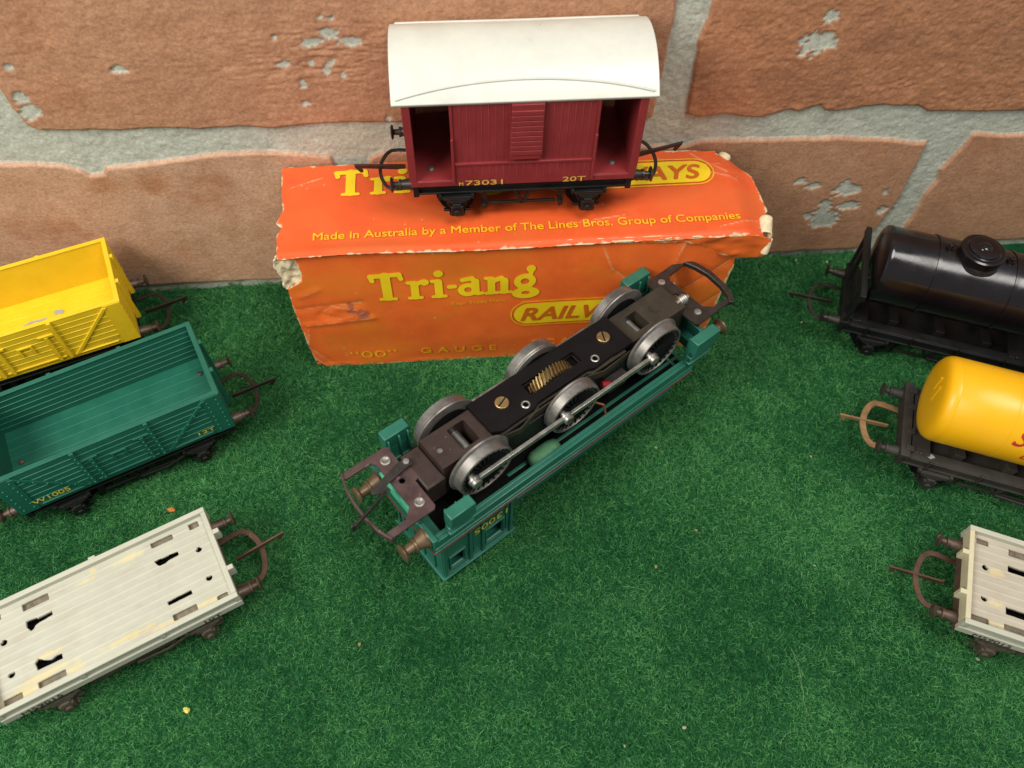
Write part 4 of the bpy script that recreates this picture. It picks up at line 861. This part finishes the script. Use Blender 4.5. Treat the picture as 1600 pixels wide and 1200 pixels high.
# bonnet shell (open towards the wheels)
b = MB()
for sv in (-1, 1):
    b.box(-19, 54, *sorted((sv * 8.0, sv * 9.2)), -21, 0.3); b.box(-19, 50, *sorted((sv * 10.8, sv * 11.9)), -10.5, 0.6); b.box(-19, 50, *sorted((sv * 8.8, sv * 11.9)), -10.9, -10.0)
    for q in np.arange(-12, 48, 12.0):
        for d in range(4): b.box(q + d * 2.2, q + d * 2.2 + 1.4, *sorted((sv * 11.7, sv * 12.25)), -9.0, -2.0)
    b.box(-18, 50, *sorted((sv * 11.8, sv * 12.5)), -10.6, -9.8)
b.box(-19, 54, -8.2, 8.2, -21.4, -20.4); b.box(53.0, 54.2, -9, 9, -21, 0.4); b.box(49.5, 50.5, -11.6, 11.6, -10.5, 0.5); b.prism([(-8.4, -20.8), (8.4, -20.8), (6, -22.6), (-6, -22.6)], 'x', -19, 54)
b.build('bonnet', M_loco, LO, bevel=0.25)
# cab with window openings
c0, c1, hw, hc = -46.2, -19.2, 11.9, 29.4
def cab_side(sv):
    def sdf(x, z):
        d = rect_sdf(x, z, c0, c1, -hc, 0.4); 
        for wn in ((-43.4, -38.2, -26.6, -18.6), (-29.6, -23.0, -26.6, -17.5)): d = np.maximum(d, -rect_sdf(x, z, *wn, 0.4))
        return d
    sheet('cab_side', (c0 - 1, c1 + 1, -hc - 1, 1), 0.5, sdf, lambda x, z: (x, np.full_like(x, sv * hw), z), M_loco, LO, thick=1.2, offset=(1 if sv < 0 else -1) * -1, flip=sv > 0)
    t = MB(); va = lambda a_, c_: sorted((sv * (hw + a_), sv * (hw + c_)))
    for q in (c0 + 0.1, -36.4, -31.6, c1 - 1.3): t.box(q, q + 1.1, *va(0, 0.75), -hc + 0.2, -0.1)
    for q in (-35.0, -22.0): t.box(q, q + 0.45, *va(0, 0.5), -26, -9)
    for w_ in ((-43.9, -37.7, -27.1, -18.1), (-30.1, -22.5, -27.1, -17.0)):
        x0, x1, z0_, z1_ = w_
        t.box(x0, x1, *va(-0.1, 0.45), z0_, z0_ + 0.5); t.box(x0, x1, *va(-0.1, 0.45), z1_ - 0.5, z1_); t.box(x0, x0 + 0.5, *va(-0.1, 0.45), z0_ + .5, z1_ - .5); t.box(x1 - 0.5, x1, *va(-0.1, 0.45), z0_ + .5, z1_ - .5)
    t.rivets([(c1 - 0.75, sv * (hw + 0.75), -3 - k * 2.6) for k in range(10)], (0, sv, 0), 0.24, 0.2)
    t.build('cab_beading', M_loco, LO, bevel=0.12)
cab_side(-1); cab_side(1)
b = MB(); b.box(c0 - 0.02, c0 + 1.2, -hw + 1.2, hw - 1.2, -hc, 0.3); b.box(c1 - 1.2, c1 + 0.02, -hw + 1.2, hw - 1.2, -hc, -0.3)
for v in (-8.2, -2.6, 2.2, 7.6): b.box(c0 - 0.6, c0 + 0.05, v, v + 0.6, -hc + 1, 0)
b.rivets([(c0 - 0.02, v, -1.5 - 2.4 * k) for v in (-11.2, 11.2) for k in range(12)], (-1, 0, 0), 0.27, 0.22); b.build('cab_end', M_loco, LO, bevel=0.2)
roofp = [(-13.2, -29.3), (13.2, -29.3), (13.0, -30.2)] + [(13.0 * math.cos(q), -30.2 - 2.6 * math.sin(q)) for q in np.linspace(0.15, math.pi - 0.15, 15)] + [(-13.0, -30.2)]
b = MB(); b.prism(roofp, 'x', c0 - 0.9, c1 + 0.9); b.build('cab_roof', M_loco, LO, bevel=0.2)
text('lettering', '13005', 4.6, lambda X, Y: (-22.0 - X, np.full_like(X, -hw - 0.78), -10.4 - Y), M_goldy, LO, bold=0.002, fit=12.6)
# steps: four
def steps(u0, u1, sv):
    b = MB(); b.box(u0, u1, *sorted((sv * 13.7, sv * 17.3)), 12.2, 18.0); b.box(u0 + 0.2, u1 - 0.2, *sorted((sv * 13.7, sv * 15.0)), 4.5, 12.4)
    for z in (6.6, 9.4): b.box(u0, u1, *sorted((sv * 13.9, sv * 16.4)), z, z + 0.8)
    for q in (u0 + 0.6, (u0 + u1) / 2, u1 - 1.2): b.box(q, q + 0.6, *sorted((sv * 12.9, sv * 13.8)), 5, 17)
    b.build('step', M_loco, LO, bevel=0.3)
for sv in (-1, 1): steps(-45.4, -37.1, sv); steps(48.9, 59.2, sv)
# buffers
for sv in (-1, 1):
    for end, s in ((uL, -1), (61.6, 1)):
        zb = 4.2 if s < 0 else 6.5
        b = MB(); b.lathe([(-0.2, 3.3), (0.3, 3.3), (0.5, 3.0), (3.4, 1.9), (3.5, 2.3), (4.1, 2.3), (4.2, 1.55), (6.6, 1.45), (6.8, 1.9), (7.3, 2.7), (7.8, 2.8), (8.1, 2.3), (8.15, 0.01)], (end, sv * 11.3, zb), (s, 0, 0), 28)
        b.build('buffer', M_bronze, LO, smooth=35)
# chassis block, open slots
def plate_with(name, outline, holes, z0_, z1_, m, bevel=0.0, res=0.3):
    bb = (min(p[0] for p in outline) - 1, max(p[0] for p in outline) + 1, min(p[1] for p in outline) - 1, max(p[1] for p in outline) + 1)
    def sdf(x, y_):
        d = poly_sdf(x, y_, outline)
        for h in holes: d = np.maximum(d, -(rect_sdf(x, y_, *h, 0.2) if len(h) == 4 else np.hypot(x - h[0], y_ - h[1]) - h[2]))
        return d
    o = sheet(name, bb, res, sdf, lambda x, y_: (x, y_, np.full_like(x, z1_)), m, LO, thick=z1_ - z0_, smooth=False)
    if bevel:
        pass
    return o
BT = 21.2; bw = 5.6; sh = 0.4
plate_with('chassis_block', [(-38.9, -bw + sh), (-22, -bw + sh), (-22, bw + sh), (-38.9, bw + sh)], [(-31.0, -25.2, -3.6, 4.2), (-36.2, 0.2, 0.95)], 8, BT, M_brownblk)
plate_with('chassis_block', [(31.3, -bw + sh), (55.2, -bw + sh), (55.2, bw + sh), (31.3, bw + sh)], [(35.9, 41.4, -3.0, 3.4)], 8, BT - 0.3, M_olive)
b = MB(); b.box(-45.0, -38.95, -6.2, 6.8, 9, 18.0); b.box(-44.9, -39.2, -6.0, 6.6, 17.9, 18.4); b.build('chassis_step', M_brownblk, LO, bevel=0.25)
b = MB(); b.box(-46, 52.5, -10.7, 10.7, -9.0, 0.05); b.build('cavity_shade_block', M_cavity, LO)  # added block filling the hollow body so it looks dark and shaded
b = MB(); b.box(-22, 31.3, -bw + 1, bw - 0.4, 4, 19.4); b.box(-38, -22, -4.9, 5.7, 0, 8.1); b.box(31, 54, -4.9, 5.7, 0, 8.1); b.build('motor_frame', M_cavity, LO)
b = MB(); b.box(-20, 48, -bw - 1.2, -bw + 0.9, 9, 17.4); b.box(-20, 48, bw - 0.3, bw + 2.0, 9, 17.4); b.build('side_frame', M_black, LO, bevel=0.2)
b = MB(); b.cyl((47, 0.4, BT - 0.3), (47, 0.4, BT - 0.1), 1.7, 24); b.build('casting_mark', M_olive, LO)
# black fibre plate with the gear opening
out = [(-22.1, -4.6), (-19.4, -6.2), (-7.6, -6.0), (-5.5, -5.0), (13.4, -5.0), (15.4, -6.0), (23.0, -5.6), (25.0, -5.9), (31.2, -5.9), (31.2, 6.6), (-22.1, 6.6)]
plate_with('motor_plate', out, [(-5.6, 14.2, -1.7, 2.6), (-8.9, -3.6, 0.8), (17.6, -3.6, 0.8)], 21.4, 22.6, M_bakelite)
plate_with('insulator_strip', [(-19.5, -6.6), (-6.8, -6.6), (-5.4, -5.5), (13.2, -5.5), (14.4, -6.5), (28, -6.5), (28, 7.2), (-20, 7.2)], [(-5.6, 14.2, -1.7, 2.6)], 20.3, 21.0, M_olive)
for q in (-8.9, 17.6):
    b = MB(); b.lathe([(0, 0.85), (0, 1.3), (0.35, 1.35), (0.5, 1.1), (0.45, 0.85), (-0.5, 0.8)], (q, -3.6, 22.6), (0, 0, 1), 20, close=False); b.build('eyelet', M_steel, LO)
for q, v in ((-13.9, 0.9), (24.9, 0.7)):
    b = MB(); b.lathe([(-0.1, 2.05), (0.7, 2.05), (0.85, 1.85)], (q, v, 22.6), (0, 0, 1), 28)
    s = b.build('screw', M_brass, LO, bevel=0.0); d = MB(); an = 0.35 if q < 0 else 1.1
    c_, s_ = math.cos(an), math.sin(an); hw2 = 0.22
    d.prism([(q + c_ * 1.9 - s_ * hw2, v + s_ * 1.9 + c_ * hw2), (q + c_ * 1.9 + s_ * hw2, v + s_ * 1.9 - c_ * hw2), (q - c_ * 1.9 + s_ * hw2, v - s_ * 1.9 - c_ * hw2), (q - c_ * 1.9 - s_ * hw2, v - s_ * 1.9 + c_ * hw2)], 'z', 23.3, 23.47); d.build('slot', M_cavity, s)
b = MB(); b.lathe([(-0.6, 1.2), (0.02, 1.3), (0.03, 0.6)], (-36.2, 0.2, BT - 0.6), (0, 0, 1), 16); b.build('screw', M_dull, LO)
# gear, a toothed wheel on the middle axle
gv = MB(); GR = 9.2; gz = 14.9; nt = 44; vs = []; fs = []
rows = 7
for k in range(nt * 4):
    ph = k % 4; r_ = GR if ph in (1, 2) else GR - 1.15
    for j in range(rows):
        vpos = -1.75 + 3.5 * j / (rows - 1) + 0.4; an = 2 * math.pi * (k + (0.0 if ph in (0, 2) else 0.05)) / (nt * 4) + 0.055 * (vpos)
        vs.append((4.4 + r_ * math.sin(an), vpos, gz + r_ * math.cos(an)))
N_ = nt * 4
for k in range(N_):
    for j in range(rows - 1):
        a_ = k * rows + j; b_ = ((k + 1) % N_) * rows + j; fs.append((a_, b_, b_ + 1, a_ + 1))
vs.append((4.4, -1.35, gz)); vs.append((4.4, 2.15, gz)); c1i = len(vs) - 2
for k in range(N_): fs.append((((k + 1) % N_) * rows, k * rows, c1i)); fs.append((k * rows + rows - 1, ((k + 1) % N_) * rows + rows - 1, c1i + 1))
gv.add(vs, fs).build('gear', M_gear, LO, smooth=20)
# wheels
RT, RF, WZ = 9.3, 10.3, 16.6
for c, plain in ((-28.5, False), (4.4, True), (38.6, False)):
    b = MB(); b.cyl((c, -9, WZ), (c, 9, WZ), 1.5, 20); ax = b.build('axle', M_steel, LO)
    for sv in (-1, 1):
        b = MB(); fl_ = RF if not plain else RT + 0.05
        b.lathe([(0, RT - 2.2), (0, fl_ - 0.7), (0.2, fl_ - 0.15), (0.5, fl_), (0.85, fl_ - 0.2), (1.3, RT + 0.05), (3.9, RT - 0.15), (4.0, RT - 0.3), (4.0, RT - 0.85), (3.5, RT - 0.95), (3.5, RT - 2.2)], (c, sv * 7.0, WZ), (0, sv, 0), 64, close=False)
        ty = b.build('wheel', M_tyre, LO, smooth=28)
        b = MB(); b.lathe([(0.1, 0.01), (0.1, RT - 1.0), (3.3, RT - 0.9), (3.2, 3.0), (3.9, 2.8), (3.9, 0.01)], (c, sv * 7.0, WZ), (0, sv, 0), 48, close=False)
        for k in range(26):
            an = 2 * math.pi * k / 26; cc, ss = math.cos(an), math.sin(an); w2 = 0.26; v0, v1 = sorted((sv * 10.0, sv * 10.75))
            P = [(c + cc * 2.4 - ss * w2, WZ + ss * 2.4 + cc * w2), (c + cc * 8.2 - ss * w2, WZ + ss * 8.2 + cc * w2), (c + cc * 8.2 + ss * w2, WZ + ss * 8.2 - cc * w2), (c + cc * 2.4 + ss * w2, WZ + ss * 2.4 - cc * w2)]
            b.prism(P, 'y', v0, v1)
        b.build('spokes', M_wheel, ty, smooth=30)
# coupling rods and crank pins
for sv, off in ((-1, (-5.4, 3.0)), (1, (3.0, -5.4))):
    pins = [(c + off[0], WZ + off[1]) for c in (-28.5, 4.4, 38.6)]
    b = MB(); vv_ = sv * 12.5
    for (p0, p1) in zip(pins[:-1], pins[1:]):
        b.sweep([(p0[0] + 1.2, vv_, p0[1]), (p1[0] - 1.2, vv_, p1[1])], 1.1, 1.8, (0, 0, 1))
    for p in pins: b.cyl((p[0], vv_ - 0.45, p[1]), (p[0], vv_ + 0.45, p[1]), 1.9, 24)
    rd = b.build('coupling_rod', M_steel, LO, bevel=0.12)
    for i, p in enumerate(pins):
        b = MB(); b.lathe([(10.6, 1.1), (12.9, 1.1), (12.95, 1.65), (13.9, 1.65), (14.1, 1.4)], (p[0], 0, p[1]), (0, sv, 0), 20); b.build('crank_pin', M_steel, rd)
        if i == 1:
            b = MB(); b.box(p[0] - 1.1, p[0] + 1.1, *sorted((sv * 14.0, sv * 14.16)), p[1] - 0.18, p[1] + 0.18); b.build('slot', M_cavity, rd)
# pickup strips, wire, rubber block
b = MB(); b.sweep([(-20.5, 7.6, 19.0), (-4, 7.9, 19.6), (28, 7.9, 19.6)], 0.35, 1.2); b.sweep([(-19, -6.5, 18.8), (-13.8, -7.6, 19.0), (-8, -6.6, 20.4), (12, -6.4, 20.4), (18, -7.4, 19.2), (30, -6.6, 18.6)], 0.35, 2.4); b.build('pickup_strip', M_olive, LO)
wp = [(12, -9, 12), (15.5, -11.8, 10), (15.8, -13.2, 6), (12.8, -13.4, 3.4), (8, -12.9, 2.6), (3, -12, 2.0)]
b = MB(); b.tube(wp, 0.38, 8); b.build('wire', M_copper, LO, smooth=60)
b = MB(); b.cyl((17.6, -8.0, 14.6), (19.8, -9.2, 14.0), 1.0, 10); b.build('wire', M_redwire, LO)
b = MB(); b.box(19.5, 27, -9.8, -6.8, 9.5, 14.4); b.build('bracket', M_coupl, LO, bevel=0.3)
b = MB(); b.lathe([(0, 0.8), (0.4, 2.3), (2, 3.0), (8, 3.0), (10.4, 2.4), (11, 0.9)], (-12.2, -11.2, 3.2), (1, 0.02, 0), 18); b.build('rubber_block', M_cloth, LO, smooth=60)
# cab-end coupling: screwed plate, hoop, hook
pz0, pz1 = 17.6, 18.3
outp = [(-53.4, 12.0), (-46.6, 12.0), (-45.9, 11.2), (-46.2, 5.2), (-42.4, 4.6), (-41.8, 3.8), (-42.2, -0.9), (-42.8, -1.6), (-46.0, -1.9), (-46.1, -11.2), (-46.9, -12.0), (-60.6, -12.0), (-60.6, -9.9), (-54.6, -9.9), (-51.6, -7.2), (-51.6, 8.4), (-52.4, 9.9), (-60.6, 9.9), (-60.6, 12.0)]
plate_with('coupling_plate', outp, [(-48.8, 0.3, 0.95), (-44.0, 0.6, 0.55)], pz0, pz1, M_plum, res=0.25)
b = MB(); b.sweep([(-60.4, 12.2, 17.4), (-61.9, 7.5, 17.2), (-62.5, 2, 17.1), (-62.5, -3, 17.1), (-61.9, -8, 17.2), (-60.4, -12.3, 17.4)], 0.7, 2.6); hp = b.build('coupling_hoop', M_plum, LO, bevel=0.15)
for v in (-8, 8):
    b = MB(); b.lathe([(0, 1.5), (0.4, 1.45), (0.55, 1.1), (0.2, 0.5)], (-48.9, v, pz1), (0, 0, 1), 20); b.build('screw', M_dull, LO)
b = MB(); b.prism([(-43.4, 4.2), (-44.0, 2.0), (-46.4, 2.2), (-53.4, 1.0), (-53.0, -0.9), (-54.4, -1.0), (-57.6, 0.9), (-57.4, 2.2), (-48, 4.6), (-45, 4.9)], 'z', 19.2, 19.8)
b.sweep([(-54.6, -0.5, 19.5), (-57, -1.6, 20.0), (-67.2, -5.0, 21.4)], 0.6, 1.4); b.prism([(-67.6, 20.6), (-66.2, 20.6), (-66.5, 22.0), (-67.0, 23.4), (-67.7, 23.2)], 'y', -5.5, -4.9)
hk = b.build('hook', M_coupl, LO, bevel=0.1)
b = MB(); b.lathe([(0, 0.9), (0.4, 0.9), (0.5, 0.4)], (-45.0, 3.6, 19.8), (0, 0, 1), 14); b.build('rivet', M_steel, hk)
# bonnet-end coupling
outp = [(54.0, 10.2), (54.0, 2.6), (55.4, 2.4), (55.4, -1.4), (54.0, -1.6), (54.0, -10.8), (54.8, -11.6), (57.6, -11.6), (71.0, -11.3), (71.0, -9.6), (64.0, -9.4), (61.4, -7.2), (61.2, 7.0), (62.6, 8.6), (71.0, 9.3), (70.2, 11.6), (55, 11.2)]
plate_with('coupling_plate', outp, [(58.0, 1.2, 0.9)], 17.8, 18.5, M_coupl, res=0.25)
b = MB(); b.sweep([(69.8, 12.2, 18.1), (71.0, 10.4, 18.2), (72.6, 6, 18.3), (73.5, 1, 18.3), (73.0, -5, 18.3), (71.6, -9.7, 18.2), (69.8, -11.9, 18.1)], 1.9, 1.9); b.build('coupling_hoop', M_coupl, LO, bevel=0.3)
for v in (-8, 8):
    b = MB(); b.lathe([(0, 1.2), (0.4, 1.15), (0.55, 0.8)], (58.3, v, 18.5), (0, 0, 1), 20); b.build('screw', M_dull, LO)
b = MB()
for k in range(4): b.lathe([(k * 0.7, 1.5), (k * 0.7 + 0.35, 1.75), (k * 0.7 + 0.6, 1.5)], (55.2, -2.2, 20.2), (1, 0, 0), 18)
b.cyl((54, -2.2, 20.2), (59.2, -2.2, 20.2), 0.9, 12); b.build('spring', M_steel, LO)

# ------------------------------------------------------------------ crumbs and loose threads on the felt
CR = [(-107.9, -97.1, 1.5, 'o'), (-94.5, -161.0, 1.3, 'y'), (47.5, -177.3, 0.8, 'w'), (48.2, -129.2, 0.8, 'o2'), (99.0, -132.8, 0.5, 'w'), (56.2, -86.3, 0.8, 'w'), (63.6, -117.9, 0.7, 'o2'), (109.4, -94.0, 0.6, 'w'), (142.3, -5.8, 0.8, 'w'), (122.9, -35.7, 0.6, 'w'), (129.7, -3.9, 0.7, 'w'), (-45.4, -146.1, 0.7, 'o2'), (29.7, -180.8, 0.5, 'w'), (139.6, -165.6, 0.7, 'w')]
cm = {'o': mat('orange_crumb', (0.5, 0.16, 0.03), 0.8), 'y': mat('yellow_crumb', (0.7, 0.6, 0.12), 0.7), 'w': mat('pale_crumb', (0.36, 0.34, 0.22), 0.8), 'o2': mat('tan_crumb', (0.30, 0.18, 0.09), 0.8)}
for i, (x, y_, r_, k) in enumerate(CR):
    b = MB(); vs = []; n = 9
    r_ *= 0.75; prof = [(-0.5 * r_, 0.35 * r_), (-0.2 * r_, 0.85 * r_), (0.2 * r_, 0.7 * r_), (0.45 * r_, 0.25 * r_)]
    b.lathe(prof, (0, 0, 0), (random.uniform(-.5, .5), random.uniform(-.5, .5), 1), n)
    b.v = [(p[0] * (1.2 + 0.5 * random.random()), p[1] * (0.8 + 0.4 * random.random()), p[2] + random.uniform(-0.1, 0.1) * r_) for p in b.v]
    o = b.build('crumb', cm[k]); o.location = (x * S, y_ * S, (0.15 + r_ * 0.3) * S); o.rotation_euler = (0, 0, random.uniform(0, 3)); o['category'] = 'crumb'; o['group'] = 'crumbs scattered on the green felt'
    o['label'] = {'o': 'orange paper crumb on the felt just above the cream flat wagon', 'y': 'yellow crumb on the felt to the right of the lower left flat wagon', 'w': 'tiny pale crumb lying on open green felt', 'o2': 'tiny tan crumb lying on open green felt'}[k]
M_thr = mat('pale_thread', (0.22, 0.32, 0.17), 0.7)
for pts, lb in (([(84.1, -158.2), (85.0, -163), (84.6, -167), (83.9, -172), (83.5, -177.0)], 'long pale thread curving down the felt left of the lower right wagon'), ([(73.7, -183.7), (76, -181.5), (79.7, -180.5)], 'short pale thread near the bottom edge of the felt'),
                ([(36.0, -134.8), (39, -135.2), (43.4, -136.4)], 'short straight pale thread on the open felt below the shunter'), ([(-67.1, -76.8), (-65.4, -78.4), (-64.6, -80.4), (-62.0, -81.7)], 'small bent pale thread between the green wagon and shunter')):
    b = MB(); tt = np.linspace(0, len(pts) - 1, 24); k_ = np.arange(len(pts)); px_ = np.interp(tt, k_, [p[0] for p in pts]); py_ = np.interp(tt, k_, [p[1] for p in pts])
    for _ in range(3): px_[1:-1] = (px_[:-2] + px_[1:-1] + px_[2:]) / 3; py_[1:-1] = (py_[:-2] + py_[1:-1] + py_[2:]) / 3
    b.tube([(a_ + 0.12 * math.sin(i * 1.3), c_, 0.5 + 0.25 * math.sin(i * 0.9)) for i, (a_, c_) in enumerate(zip(px_, py_))], 0.055, 6); o = b.build('thread', M_thr); o['label'] = lb; o['category'] = 'thread'; o['group'] = 'loose threads on the felt'
